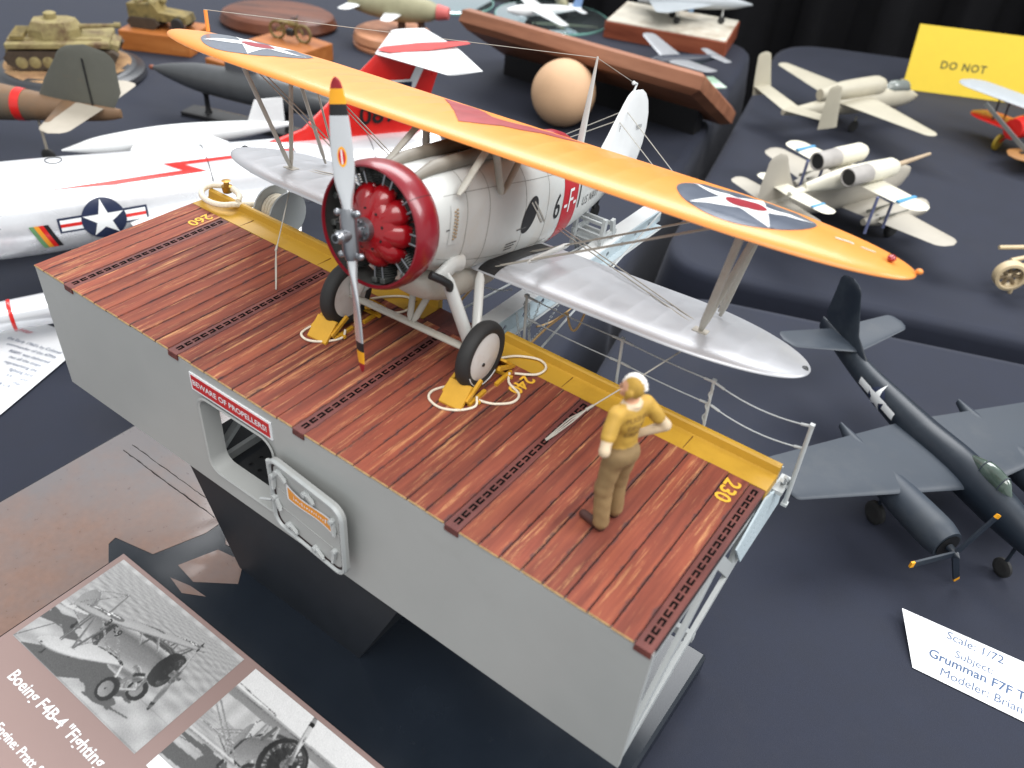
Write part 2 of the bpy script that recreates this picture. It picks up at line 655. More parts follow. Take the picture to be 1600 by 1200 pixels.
table([(-170, 20), (-60, -70), (24, -45), (5.9, 35.0), (-9.6, 97.0), (-140, 55)], [6, 6, 6, 3, 7, 6],
      'long navy cloth table carrying the carrier deck diorama and silver jet')
table([(7.2, 38.0), (62, 57), (46, 126), (-8.2, 101.5)], [5, 6, 6, 7], 'navy cloth table at upper right carrying the yellow sign and sand coloured models')
table([(8.0, 35.2), (25.4, -40), (90, -20), (80, 62)], [6, 6, 6, 6], 'navy cloth table at lower right carrying the dark twin engined model')

cu = MB()
rr_ = []
for z in (-80, 60):
    rr_.append([(-60 + i * 1.0 + 0.6 * math.sin(i * 1.7), 112 + i * 0.26 + 1.5 * math.sin(i * 0.62) + 0.8 * math.sin(i * 0.27 + 2), z) for i in range(190)])
cu.add(rr_[0] + rr_[1], [(i, i + 1, 190 + i + 1, 190 + i) for i in range(189)])
tag(cu.build('curtain', M_curtain, smooth=80, recalc=False), 'black pleated curtain hanging behind the tables', 'curtain')

# ---------------------------------------------------------------- the carrier deck diorama
XA, XB, DW, DH = -2.27, 25.07, 7.29, 5.83
deck = root('deck_diorama', 'section of aircraft carrier flight deck with brown planks and grey hull side', 'diorama', (11.4, 3.6, TZ))
def dk(mb, name, m, **k):
    o = mb.build(name, m, deck, **k)
    o.location = Vector((-11.4, -3.6, -TZ)) * CM
    return o
DO = Vector((-11.4, -3.6, -TZ))

def plank_mesh(w, n_):
    mb = MB()
    g, c, t = 0.012, 0.02, 0.13
    x0, x1, y0, y1 = g, w - g, -0.03, DW - 0.01
    v = []
    for z, i in ((-t, 0.04), (-c * 2.2, 0), (0, c)):
        v += [(x0 + i, y0 + i * 1.3, z), (x1 - i, y0 + i * 1.3, z), (x1 - i, y1 - i, z), (x0 + i, y1 - i, z)]
    mb.add(v, [(0, 1, 5, 4), (4, 5, 9, 8)], 1)
    mb.add(v, [(1, 2, 6, 5), (2, 3, 7, 6), (3, 0, 4, 7), (5, 6, 10, 9), (6, 7, 11, 10), (7, 4, 8, 11), (8, 9, 10, 11)], 0)
    return mb
PW = 5.68 / 8
proto = None
spots = [(XA + 0.67 * i, 0.67) for i in range(3)] + [(0.26 + 6.2 * s + PW * i, PW) for s in range(4) for i in range(8)]
for (x, w) in spots:
    if proto is None:
        proto = plank_mesh(PW, 0).build('plank', [M_plank, M_worn], deck, smooth=0)
        o = proto
    else:
        o = copy_part(proto, deck)
    o.location = (DO + Vector((x, rnd.uniform(-0.02, 0.02), rnd.uniform(-0.012, 0.012)))) * CM
    o.scale = (w / PW, 1, 1)
dk(MB().box(XA + 0.02, XB - 0.03, 0.17, DW - 0.02, -0.5, -0.11), 'sub_deck', M_gap, smooth=0)

cs = MB()
for s_ in (1,):
    cs.box(-0.11, -0.055, -0.085, 0.085, 0, 0.012)
    cs.box(-0.055, 0.11, -0.085, -0.03, 0, 0.012)
    cs.box(-0.055, 0.11, 0.03, 0.085, 0, 0.012)
slot = None
for s in range(5):
    w = 0.25
    mb = MB().box(-w, w, -0.05, DW - 0.02, -0.14, -0.015, ch=0.015)
    mb.box(-w - 0.0, w, -0.052, -0.012, -0.26, -0.14)
    st = dk(mb, 'tie_down_strip', M_strip, smooth=0)
    st.location = (DO + Vector((6.2 * s, 0, 0))) * CM
    k = 21
    for i in range(k):
        y = 0.3 + (DW - 0.62) * i / (k - 1)
        rot = (0, 0, math.pi / 2 if i % 2 else -math.pi / 2)
        if slot is None:
            slot = cs.build('slot', M_slot, st, smooth=0)
            slot.scale = (1.1, 1.1, 1)
            slot.location = Vector((0, y, -0.014)) * CM
            slot.rotation_euler = rot
        else:
            copy_part(slot, st, (0, y, -0.014), rot)

# yellow waterway gutter along the far edge, open where the outrigger beam passes
for (a, b) in ((XA, 11.2), (14.35, XB)):
    prof = [(DW + 0.005, -0.45), (DW + 0.005, -0.02), (DW + 0.75, -0.05), (DW + 0.88, 0.0), (DW + 0.93, 0.26), (DW + 1.0, 0.31), (DW + 1.12, 0.31), (DW + 1.17, 0.26), (DW + 1.17, -0.5)]
    mb = MB().rings([[(x, y, z) for y, z in prof] for x in (a, b)])
    for x in np.arange(a + 3.1, b - 0.5, 4.7):
        mb.box(x, x + 0.03, DW + 0.02, DW + 0.8, -0.045, -0.022, mi=1)
    dk(mb, 'waterway_gutter', [M_yellow, mat('gutter_seam', (120, 84, 24), 0.6)], smooth=25)
dk(MB().box(11.2, 14.35, DW + 0.01, DW + 1.05, -0.4, -0.03, ch=0.03), 'outrigger_sill', M_strip, smooth=0)

# deck numbers in yellow paint beside the gutter, reading from the far side
for (x, t) in ((-0.72, '260'), (16.35, '240'), (24.1, '230')):
    v, f = text2d(t, 0.72, True)
    fn = lambda a, b, x=x: (x + b, DW - 0.8 - a, 0.022)
    dk(decal(MB(), v, f, fn, 5), 'deck_number', mat('number_yellow', (222, 172, 50), 0.6), smooth=0, recalc=False)

# near hull side with the hatch opening
HX0, HX1, HZ0, HZ1 = 7.2, 11.0, -4.95, -1.38
mb = MB()
hole = rrect(HX0, HX1, HZ0, HZ1, 0.55)
mb.plate([(XA, -0.13), (XB, -0.13), (XB, -DH), (XA, -DH)], [hole], 0.0, 0.16, lambda a, b, t: (a, t, b))
dk(mb, 'hull_side', M_grey, smooth=30)
mb = MB()
o1, o2 = rrect(HX0 - 0.02, HX1 + 0.02, HZ0 - 0.02, HZ1 + 0.02, 0.57), rrect(HX0 + 0.05, HX1 - 0.05, HZ0 + 0.05, HZ1 - 0.05, 0.5)
mb.rings([[(a, -0.07, b) for a, b in rrect(HX0 - 0.1, HX1 + 0.1, HZ0 - 0.1, HZ1 + 0.1, 0.62)], [(a, -0.1, b) for a, b in o1], [(a, -0.06, b) for a, b in o2], [(a, 0.62, b) for a, b in rrect(HX0 + 0.12, HX1 - 0.12, HZ0 + 0.12, HZ1 - 0.12, 0.45)],
          [(a, 0.62, b) for a, b in rrect(HX0 - 0.1, HX1 + 0.1, HZ0 - 0.1, HZ1 + 0.1, 0.62)]], cap=False)
dk(mb, 'hatch_coaming', M_grey, smooth=40)
# inside: cross frames, a perforated walkway and the far side girders
for x in (2.2, 6.6, 11.6, 16.0, 20.5):
    mb = MB()
    mb.box(x - 0.12, x + 0.12, 0.17, DW, -1.2, -0.52)
    mb.bar((x, 0.4, -5.3), (x, 5.6, -1.2), 0.2, 0.28, up=(1, 0, 0))
    mb.box(x - 0.1, x + 0.1, 0.17, 5.4, -5.7, -5.35)
    mb.bar((x, 5.2, -5.5), (x, DW + 0.6, -3.1), 0.2, 0.28, up=(1, 0, 0))
    dk(mb, 'cross_frame', M_lgrey, smooth=0)
holes = [[(8.0 + 0.5 * i + 0.1 * math.cos(q * 1.05), 1.1 + 0.5 * j + 0.1 * math.sin(q * 1.05)) for q in range(6)] for i in range(10) for j in range(5)]
dk(MB().plate([(7.6, 0.7), (13, 0.7), (13, 3.6), (7.6, 3.6)], holes, -5.1, -5.2, lambda a, b, t: (a, b, t)), 'perforated_walkway', M_darkmetal, smooth=0)
dk(MB().box(XA + 0.2, XB - 0.2, 3.9, 4.1, -2.1, -1.25).box(XA + 0.2, XB - 0.2, 5.2, 5.4, -5.75, -5.4), 'longitudinal_beam', M_lgrey, smooth=0)

# open ends: tapered truss frames
for x in (XB - 0.2, XA + 0.02):
    mb = MB()
    def F(a, b, t):
        return (x + t, a, b)
    outer = [(0.165, -0.135), (8.35, -0.5), (8.35, -2.9), (6.9, -3.25), (0.165, -DH)]
    h1 = [(0.42, -0.75), (4.15, -0.75), (0.42, -4.7)]
    h2 = [(0.55, -5.2), (4.42, -1.05), (6.25, -3.2)]
    h3 = [(4.75, -0.75), (6.3, -0.75), (6.3, -2.55)]
    h4 = [(6.65, -0.75), (7.95, -0.75), (7.95, -2.65), (6.9, -2.95), (6.65, -2.9)]
    mb.plate(outer, [h1, h2, h3, h4], 0.0, 0.16, F)
    dk(mb, 'end_truss', M_lgrey, smooth=0)
# side catwalk: perforated end plate, floor, stringer
mb = MB()
out = [(7.3, -0.3), (9.65, -1.5), (10.05, -2.75), (6.9, -2.95), (5.6, -1.2)]
hs = []
for i in range(14):
    for j in range(4):
        cy, cz = 6.55 + 0.27 * i, -1.25 - 0.12 * i * 0.35 - 0.42 * j + 0.25
        if cy > 9.6 or cz < -2.6 or (cz > -0.55 - (cy - 7.3) * 0.45) or cy < 6.4:
            continue
        hs.append([(cy + 0.055 * math.cos(q * 1.05), cz + 0.055 * math.sin(q * 1.05)) for q in range(6)])
mb.plate(out, hs, XB + 0.02, XB + 0.08, lambda a, b, t: (t, a, b))
dk(mb, 'perforated_end_plate', M_blue, smooth=0)
dk(MB().box(XA + 0.3, XB, DW + 1.2, 10.3, -2.5, -2.35).box(XA + 0.3, XB, 10.25, 10.4, -2.6, -2.1), 'catwalk_floor', M_blue, smooth=0)
dk(MB().box(XB - 0.05, XB + 0.3, 8.4, 9.3, -0.95, -0.8).bar((XB + 0.15, 8.4, -0.3), (XB + 0.15, 9.7, -1.6), 0.12, 0.12).bar((XB + 0.2, 8.5, -0.2), (XB + 0.35, 9.2, -1.0), 0.1, 0.1), 'catwalk_bracket', M_lgrey, smooth=0)

# railing along the far edge
px = [14.75, 18.72, 22.12, 25.4]
tops, mids = [], []
for i, x in enumerate(px):
    y, zt, zb = 8.85, 1.78, (-1.5 if i == 3 else -0.35)
    mb = MB().tube([(x + 0.1, y - 0.05, zb), (x, y, zt)], 0.055 if i < 3 else 0.075, 8)
    mb.box(x - 0.07, x + 0.07, y - 0.07, y + 0.07, zt - 0.02, zt + 0.08)
    mb.box(x + 0.0, x + 0.2, y - 0.16, y + 0.06, zb - 0.05, zb + 0.05)
    if i == 2:
        mb.tube([(x + 0.02 + 0.05 * math.sin(q * 1.3), y - 0.08, zt - 0.1 - q * 0.1) for q in range(17)], 0.03, 6)
    dk(mb, 'stanchion', M_lgrey, smooth=40)
    tops.append((x, y, zt))
    mids.append((x + 0.05, y, zt - 0.9))
for pts in (tops, mids):
    for i in range(3):
        a, b = Vector(pts[i]), Vector(pts[i + 1])
        sag = (0.05, 0.05, 0.24)[i]
        path = [a.lerp(b, t / 10) - Vector((0, 0, sag * 4 * (t / 10) * (1 - t / 10))) for t in range(11)]
        mb = MB().tube(path, 0.022, 6)
        mb.tube([path[0].lerp(path[1], .2), path[1].lerp(path[2], .2)], 0.045, 6).tube([path[9], path[10]], 0.045, 6)
        dk(mb, 'rail_cable', M_lgrey, smooth=60)
dk(MB().tube([(15.2, 8.75, -0.1), (XB, 8.75, -0.1)], 0.04, 6), 'toe_rail', M_lgrey, smooth=60)

# outrigger: girder carrying the tail beyond the deck edge
og = MB()
hs = []
for i in range(10):
    cy = 9.3 + 1.28 * i
    hs.append([(cy + 0.13 * math.cos(q * 0.785), -0.36 + 0.13 * math.sin(q * 0.785)) for q in range(8)])
og.plate([(8.35, -0.02), (22.0, -0.02), (22.0, -0.62), (8.35, -0.72)], hs, 13.55, 13.62, lambda a, b, t: (t, a, b))
og.box(13.621, 13.95, 8.5, 21.6, -0.68, -0.62)
og.plate([(8.35, -0.095), (22.0, -0.095), (22.0, -0.6), (8.35, -0.7)], [], 12.95, 13.02, lambda a, b, t: (t, a, b))
out_o = dk(og, 'outrigger_girder', M_blue, smooth=0)
MB().box(12.8, 13.549, 8.35, 22.0, -0.09, 0.0).build('girder_flange', M_white, out_o, smooth=0)
MB().tube([(14.0, 8.5, -0.55), (14.0, 21.4, -0.62)], 0.05, 6).build('guide_rail', M_lgrey, out_o, smooth=60)
dk(MB().tube([(15.6, 8.7, -0.1), (13.75, 21.6, 0.0)], 0.05, 6), 'stay_rod', M_lgrey, smooth=60)
dk(MB().tube([(11.6, 8.7, -0.3), (12.9, 21.2, -0.35)], 0.05, 6), 'stay_rod', M_lgrey, smooth=60)
# carriage cradle at the outer end of the girder
mb = MB()
for x in (11.9, 13.3):
    mb.bar((x, 16.7, -0.3), (x, 16.9, 1.25), 0.16, 0.22)
    mb.bar((x, 17.9, -0.3), (x, 17.6, 1.0), 0.16, 0.22)
    mb.bar((x, 16.6, 0.35), (x, 18.0, 0.3), 0.12, 0.2)
    mb.bar((x, 16.9, -0.1), (x - 0.05, 17.6, -1.4), 0.12, 0.2)
    mb.bar((x, 17.9, -0.1), (x - 0.05, 17.6, -1.4), 0.12, 0.16)
for z in (0.3, 0.9):
    mb.bar((11.9, 17.0, z), (13.3, 17.0, z), 0.12, 0.14)
    mb.bar((11.9, 17.6, z - 0.1), (13.3, 17.6, z - 0.1), 0.12, 0.14)
mb.box(11.8, 13.4, 16.9, 17.9, -0.12, -0.02)
dk(mb, 'tail_carriage', M_lgrey, smooth=0)
# tan lines hanging from the carriage and a light chain beside the outrigger
def arc(a, b, sag, n=14, dx=(0, 0, 0)):
    a, b = Vector(a), Vector(b)
    return [a.lerp(b, t / n) + (Vector(dx) - Vector((0, 0, sag))) * (4 * (t / n) * (1 - t / n)) for t in range(n + 1)]
dk(MB().tube(arc((13.5, 17.0, -1.3), (14.3, 10.5, -0.6), 0.6), 0.04, 6), 'tan_line', M_tanrope, smooth=60)
dk(MB().tube(arc((15.2, 8.75, 0.0), (16.2, 9.3, 1.5), -0.1, 6) + arc((16.22, 9.32, 1.5), (16.9, 9.6, 2.4), 1.1, 10), 0.045, 6), 'tan_line', M_tanrope, smooth=60)
dk(MB().tube(arc((11.8, 8.8, 0.3), (12.4, 10.2, 2.0), 0.1, 6), 0.045, 6), 'tan_line', M_tanrope, smooth=60)
lk = MB()
for (p0, p1, sg) in (((14.1, 9.3, 0.5), (14.8, 9.0, -0.6), 0.35), ((14.4, 9.6, 0.9), (14.9, 9.2, -0.5), 0.3), ((10.6, 10.2, 0.6), (13.0, 10.4, 0.6), 0.35), ((10.9, 11.4, 0.4), (13.0, 11.4, 0.6), 0.3), ((13.7, 10.4, 0.3), (14.7, 9.0, 1.2), 0.3), ((13.9, 11.2, 0.0), (14.75, 9.0, 0.4), 0.35), ((14.2, 12.4, -0.2), (14.9, 8.9, -0.3), 0.3), ((11.2, 12.6, 0.2), (13.0, 12.6, 0.3), 0.3)):
    q = arc(p0, p1, sg, 16)
    for i, p in enumerate(q):
        d = (q[min(i + 1, 16)] - q[max(i - 1, 0)]).normalized()
        s2 = d.cross(Vector((0, 0, 1) if i % 2 else (0, 1, 0))).normalized()
        lk.tube([p + d * 0.07 * math.cos(a) + s2 * 0.045 * math.sin(a) for a in (0, 1.05, 2.1, 3.14, 4.19, 5.24)], 0.018, 4, closed=True)
dk(lk, 'safety_chain', M_lgrey, smooth=60)

# hose reel and coiled hose at the far left corner
hr = MB()
hr.lathe([(0.3, -0.55), (1.05, -0.55), (1.05, -0.47), (0.35, -0.45), (0.35, 0.45), (1.05, 0.47), (1.05, 0.55), (0.3, 0.55)], 28, 'x', (0.9, 9.5, -0.1))
reel = dk(hr, 'hose_reel', M_lgrey, smooth=40)
hs_ = MB()
for k in range(5):
    hs_.lathe([(0.62 + 0.09 * math.cos(a), -0.36 + 0.18 * k + 0.09 * math.sin(a)) for a in np.linspace(0, 2 * math.pi, 8, endpoint=False)], 24, 'x', (0.9, 9.5, -0.1), close=True)
hs_.build('hose', M_rope, reel, smooth=60)
lp = [(-1.35 + 1.05 * math.cos(a), 8.15 + 0.62 * math.sin(a), 0.38 + 0.1 * math.sin(a)) for a in np.linspace(0.2, 2 * math.pi - 0.4, 34)]
lp = lp + [(-0.1, 8.9, 0.1), (0.4, 9.3, -0.1)]
dk(MB().tube(lp, 0.13, 8), 'hose_loop', M_rope, smooth=60)
dk(MB().lathe([(0.0, 0), (0.2, 0), (0.24, 0.3), (0.12, 0.34), (0.12, 0.5), (0.2, 0.54), (0, 0.56)], 16, 'z', (-1.5, 8.65, 0.3)), 'hose_valve', mat('brass', (170, 130, 60), 0.35, metal=0.8), smooth=40)

# hatch door swung open flat against the hull side
door = dk(MB().rings([[(a, y, b) for a, b in rrect(0, 3.72, -3.25, 0, r_)] for (y, r_) in ((0, 0.5), (-0.13, 0.5))]), 'hatch_door', M_grey, smooth=30)
door.location = (DO + Vector((11.12, -0.22, -1.55))) * CM
door.rotation_euler = (0, 0, math.radians(-4))
MB().rings([[(a, y, b) for a, b in rrect(i, 3.72 - i, -3.25 + i, -i, 0.5 - i * 0.5)] for (y, i) in ((-0.125, 0.0), (-0.24, 0.03), (-0.24, 0.1), (-0.132, 0.14))], cap=False).build('door_rim', M_lgrey, door, smooth=30)
MB().rings([[(a, y, b) for a, b in rrect(i, 3.72 - i, -3.25 + i, -i, 0.45 - i * 0.5)] for (y, i) in ((-0.132, 0.15), (-0.16, 0.16), (-0.16, 0.22), (-0.132, 0.23))], cap=False).build('rubber_gasket', M_gap, door, smooth=30)
dg_ = None
for (x, z, r) in ((0.7, -0.5, 0.3), (2.1, -0.5, 0.2), (3.25, -0.95, 1.3), (3.2, -2.4, 1.7), (2.35, -2.95, 0.3), (1.0, -2.8, 0.1), (0.25, -1.0, 1.5), (0.3, -2.0, 0.9)):
    if dg_ is None:
        d = MB().bar((-0.26, -0.17, 0), (0.26, -0.23, 0), 0.13, 0.12, up=(0, 1, 0)).lathe([(0, -0.3), (0.1, -0.3), (0.1, -0.13), (0, -0.13)], 12, 'y', (-0.18, 0, 0)).bar((0.1, -0.2, 0), (0.34, -0.27, 0.03), 0.09, 0.09)
        dg_ = d.build('door_dog', M_lgrey, door, smooth=40, loc=(x, 0, z), rot=(0, r, 0))
    else:
        copy_part(dg_, door, (x, 0, z), (0, r, 0))
for z in (-1.35, -2.2):
    MB().box(0.15, 3.55, -0.15, -0.133, z - 0.02, z + 0.02).build('door_stiffener', M_grey, door, smooth=0)
for z in (-0.55, -2.6):
    MB().tube([(-0.06, -0.1, z - 0.2), (-0.06, -0.1, z + 0.2)], 0.08, 10).build('hinge', M_lgrey, door, smooth=40)
MB().tube([(0.05, -0.25, -2.05), (-0.35, -0.42, -2.15)], 0.05, 8).build('door_handle', M_lgrey, door, smooth=40)
# orange and white warning card on the door
def bow(a):
    return 1.0 - 0.34 * math.sin(math.pi * a / 2.35)
def curl(a, b, o_=0.0):
    return (0.95 + a, -0.2 - o_ - 0.04 * math.sin(a * 2.6), -1.02 + b * bow(a) - 0.03 * a)
w_ = decal(MB(), *poly([(0, -0.38), (2.35, -0.38), (2.35, 0.38), (0, 0.38)]), lambda a, b: curl(a, b), 0.12).build('warning_card', M_paper, door, smooth=60, recalc=False)
decal(MB(), *poly([(0.1, -0.28), (2.25, -0.28), (2.25, 0.28), (0.1, 0.28)]), lambda a, b: curl(a, b, 0.012), 0.12).build('orange_field', M_orange, w_, smooth=60, recalc=False)
# the handwriting on it is too small to read: a row of pale pen strokes
sc_ = MB()
for i in range(15):
    a = 0.42 + i * 0.105
    h_ = 0.17 if i in (0, 4, 14) else rnd.uniform(0.06, 0.11)
    decal(sc_, *poly([(a, -h_ * 0.5), (a + 0.035, -h_ * 0.5), (a + rnd.uniform(0.03, 0.09), h_), (a + rnd.uniform(-0.01, 0.03), h_)]), lambda p, q: curl(p, q, 0.024), 0.2)
sc_.build('handwriting', M_paper, w_, smooth=0, recalc=False)
# red BEWARE OF PROPELLERS plate
sg = dk(MB().box(6.98, 11.08, -0.05, -0.002, -1.22, -0.46), 'warning_plate', M_paper, smooth=0)
MB().box(7.06, 11.0, -0.062, -0.051, -1.14, -0.54).build('red_field', M_red, sg, smooth=0)
label_part('lettering', 'BEWARE OF PROPELLERS!', 0.33, M_paper, sg, lambda a, b: (9.0 + a, -0.07, -0.84 + b), True, h=9)

# pedestal and base
PZ = -11.4
mb = MB()
mb.rings([[(x0, 0.4, z), (x1, 0.4, z), (x1, 6.6, z), (x0, 6.6, z)] for (z, x0, x1) in ((PZ, 7.0, 14.0), (-5.85, 4.6, 16.4))])
dk(mb, 'pedestal', mat('pedestal_black', (25, 30, 37), 0.5, var=0.15, vs=60), smooth=0)
dk(MB().box(-4.2, 24.85, -15.0, 9.4, TZ + 0.02, PZ, ch=0.13), 'base_plate', M_baseblk, smooth=0)
# thin brown panels, mottled grey, laid over the left half of the base
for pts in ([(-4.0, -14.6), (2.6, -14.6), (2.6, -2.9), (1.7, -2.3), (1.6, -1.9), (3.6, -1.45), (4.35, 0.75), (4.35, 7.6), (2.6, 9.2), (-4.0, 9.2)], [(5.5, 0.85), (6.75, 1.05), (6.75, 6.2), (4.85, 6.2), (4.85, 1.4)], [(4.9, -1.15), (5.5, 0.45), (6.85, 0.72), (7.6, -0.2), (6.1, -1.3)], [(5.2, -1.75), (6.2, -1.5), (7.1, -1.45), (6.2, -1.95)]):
    dk(MB().plate(pts, [], PZ + 0.003, PZ + 0.02, lambda a, b, t: (a, b, t)), 'brown_panel', M_brown, smooth=0)
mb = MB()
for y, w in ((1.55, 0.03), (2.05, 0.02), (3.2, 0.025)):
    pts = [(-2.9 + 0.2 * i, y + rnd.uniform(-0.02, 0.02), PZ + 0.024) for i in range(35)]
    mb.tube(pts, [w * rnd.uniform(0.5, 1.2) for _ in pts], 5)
dk(mb, 'thin_dark_line', M_gap, smooth=60)
# ---------------------------------------------------------------- the biplane
M_fus = mat('fuselage_paint', (196, 198, 195), 0.38, var=0.03, vs=60, coat=0.2, dirt=((192, 176, 156), 22, 0.52, 0.5))
M_wingy = mat('chrome_yellow', (224, 140, 60), 0.4, var=0.03, vs=40, coat=0.12)
M_silver = mat('silver_dope', (176, 178, 182), 0.36, metal=0.35, var=0.05, vs=80, dirt=((150, 150, 152), 50, 0.6, 0.4))
M_strut = mat('strut_grey', (168, 164, 154), 0.45, var=0.08, vs=200, dirt=((150, 132, 108), 150, 0.55, 0.5))
M_cowl = mat('cowl_red', (120, 13, 28), 0.3, var=0.05, vs=60, coat=0.3)
M_engred = mat('crankcase_red', (146, 10, 20), 0.25, var=0.06, vs=100, coat=0.4)
M_cyl = mat('cylinder_grey', (84, 86, 84), 0.5, metal=0.5, var=0.2, vs=400)
M_in = mat('cowl_inside', (72, 72, 70), 0.6, var=0.15, vs=100)
M_prop = mat('propeller_silver', (222, 224, 226), 0.24, metal=0.7, var=0.03, vs=60)
M_tyre = mat('tyre_rubber', (38, 38, 38), 0.7, var=0.12, vs=200, bump=0.2, bs=2000)
M_wheel = mat('wheel_cover', (208, 206, 202), 0.4, var=0.05, vs=80, dirt=((170, 150, 130), 120, 0.55, 0.4))
M_mar = mat('maroon_trim', (142, 26, 40), 0.4, var=0.04)
M_insb = mat('insignia_blue', (88, 95, 108), 0.34, var=0.06, coat=0.3)
M_chev = mat('chevron_red', (146, 60, 62), 0.5, var=0.12, vs=120)
M_brownt = mat('scorched_tan', (150, 128, 100), 0.6, var=0.2, vs=100)
M_glass = mat('clear_plastic', (225, 235, 240), 0.08, var=0.0, trans=0.9, alpha=0.55)

AO = (12.254, 5.44, 0.0)
air = root('biplane', 'scale model biplane with orange upper wing and red engine ring parked on the deck', 'model aircraft', AO, (-0.186, 0, 0.05))
AP = 0.186

# fuselage
FT = [(-1.95, 6.72, 3.95, 1.38), (-1.2, 6.85, 3.65, 1.5), (0.3, 6.9, 3.2, 1.56), (2.2, 6.85, 2.85, 1.58), (4.2, 6.75, 2.65, 1.58), (6.2, 6.65, 2.68, 1.53), (8.5, 6.35, 2.9, 1.32), (10.5, 6.0, 3.12, 1.02), (12.2, 5.62, 3.4, 0.72), (14.0, 5.3, 3.85, 0.36), (15.0, 5.15, 4.2, 0.12)]
FE = 2.6
fus = body(MB(), FT, -1.95, 15.0, 60, 40, FE).build('fuselage', M_fus, air, smooth=50)
def fside(y, z, off=0.012, sgn=1):
    t, b, w = hermite(FT, y)
    zc, hh = (t + b) / 2, (t - b) / 2
    q = min(1.0, abs((z - zc) / hh))
    return (sgn * (w * (1 - q ** FE) ** (1 / FE) + off), y, z)
def fring(y, a, off=0.01):
    t, b, w = hermite(FT, y)
    zc, hh = (t + b) / 2, (t - b) / 2
    ca, sa = math.cos(a), math.sin(a)
    return ((w + off) * math.copysign(abs(ca) ** (2 / FE), ca), y, zc + (hh + off) * math.copysign(abs(sa) ** (2 / FE), sa))
def fpatch(y0, y1, a0, a1, ny, na, off=0.01):
    v = [fring(y0 + (y1 - y0) * i / ny, a0 + (a1 - a0) * j / na, off) for i in range(ny + 1) for j in range(na + 1)]
    f = [(i * (na + 1) + j, (i + 1) * (na + 1) + j, (i + 1) * (na + 1) + j + 1, i * (na + 1) + j + 1) for i in range(ny) for j in range(na)]
    return MB().add(v, f)
fpatch(6.62, 8.1, 0, 2 * math.pi, 8, 48).build('red_band', mat('band_red', (176, 28, 40), 0.4, var=0.04), fus, smooth=60, recalc=False)
pl = MB()
for y in (-0.1, 1.2, 3.6, 5.3):
    q = fpatch(y, y + 0.025, -math.pi * 0.45, math.pi * 0.5, 1, 24, 0.004)
    pl.add(q.v, q.f)
for a in (0.62, -0.55):
    q = fpatch(-1.2, 6.0, a, a + 0.012, 24, 1, 0.004)
    pl.add(q.v, q.f)
q = fpatch(-0.95, -0.35, -0.05, 0.55, 6, 8, 0.004)
pl.build('panel_line', mat('panel_line', (120, 118, 112), 0.6), fus, smooth=0, recalc=False)
# lettering on the port side (letters run from nose to tail)
M_txt = mat('marking_black', (34, 34, 36), 0.5)
def side_text(s, y, z, size, m, sx=0.8, off=0.022):
    v, f = text2d(s, size, False)
    decal(MB(), [(a * sx, b) for a, b in v], f, lambda a, b: fside(y + a, z + b, off), 0.15).build('marking', m, fus, smooth=0, recalc=False)
side_text('6', 6.15, 4.72, 1.4, M_txt)
side_text('-F-', 7.36, 4.75, 1.35, M_white, 0.85, 0.03)
side_text('1', 8.36, 4.7, 1.4, M_txt)
side_text('U.S. NAVY', 9.9, 4.4, 0.55, M_txt, 0.85)
# plain bomb silhouette with two stripes where the squadron badge sits
v, f = disc(0, 0, 1, 28)
cb, sb = math.cos(1.05), math.sin(1.05)
def bomb(a, b):
    return (4.0 + a * cb - b * sb, 4.85 + a * sb + b * cb)
decal(MB(), [bomb(p * 0.72, q * 0.42) for p, q in v], f, lambda a, b: fside(a, b, 0.016), 0.15).build('badge', M_txt, fus, smooth=0, recalc=False)
for k in (0.2, 0.42):
    decal(MB(), *poly([(3.75 + k, 5.3), (3.81 + k, 5.34), (4.85 + k, 4.4), (4.79 + k, 4.36)]), lambda a, b: fside(a, b, 0.024), 0.12).build('badge_stripe', mat('stripe_grey', (150, 146, 138), 0.5), fus, smooth=0, recalc=False)
for i, (y, z, n_) in enumerate(((2.7, 4.0, 3), (-1.15, 5.3, 1), (3.2, 4.45, 1))):
    for r_ in range(n_):
        decal(MB(), *poly([(y, z - r_ * 0.11), (y + 0.7 - 0.1 * r_, z - r_ * 0.11), (y + 0.7 - 0.1 * r_, z - r_ * 0.11 - 0.05), (y, z - r_ * 0.11 - 0.05)]), lambda a, b: fside(a, b, 0.016), 0.2).build('stencil', mat('stencil_grey', (92, 92, 92), 0.6), fus, smooth=0, recalc=False)
# louvre panel on the accessory cowl
decal(MB(), *poly([(-0.98, 4.75), (-0.42, 4.75), (-0.42, 6.05), (-0.98, 6.05)]), lambda a, b: fside(a, b, 0.02), 0.12).build('louvre_panel', M_fus, fus, smooth=60, recalc=False)
lv = MB()
for i in range(9):
    z = 4.95 + 0.11 * i
    for dy in (0, 0.11):
        p = fside(-0.78 + dy, z + (0.05 if dy else 0), 0.045)
        lv.ball(p, (0.03, 0.05, 0.035), 8, 6)
lv.build('louvre', M_brownt, fus, smooth=60)
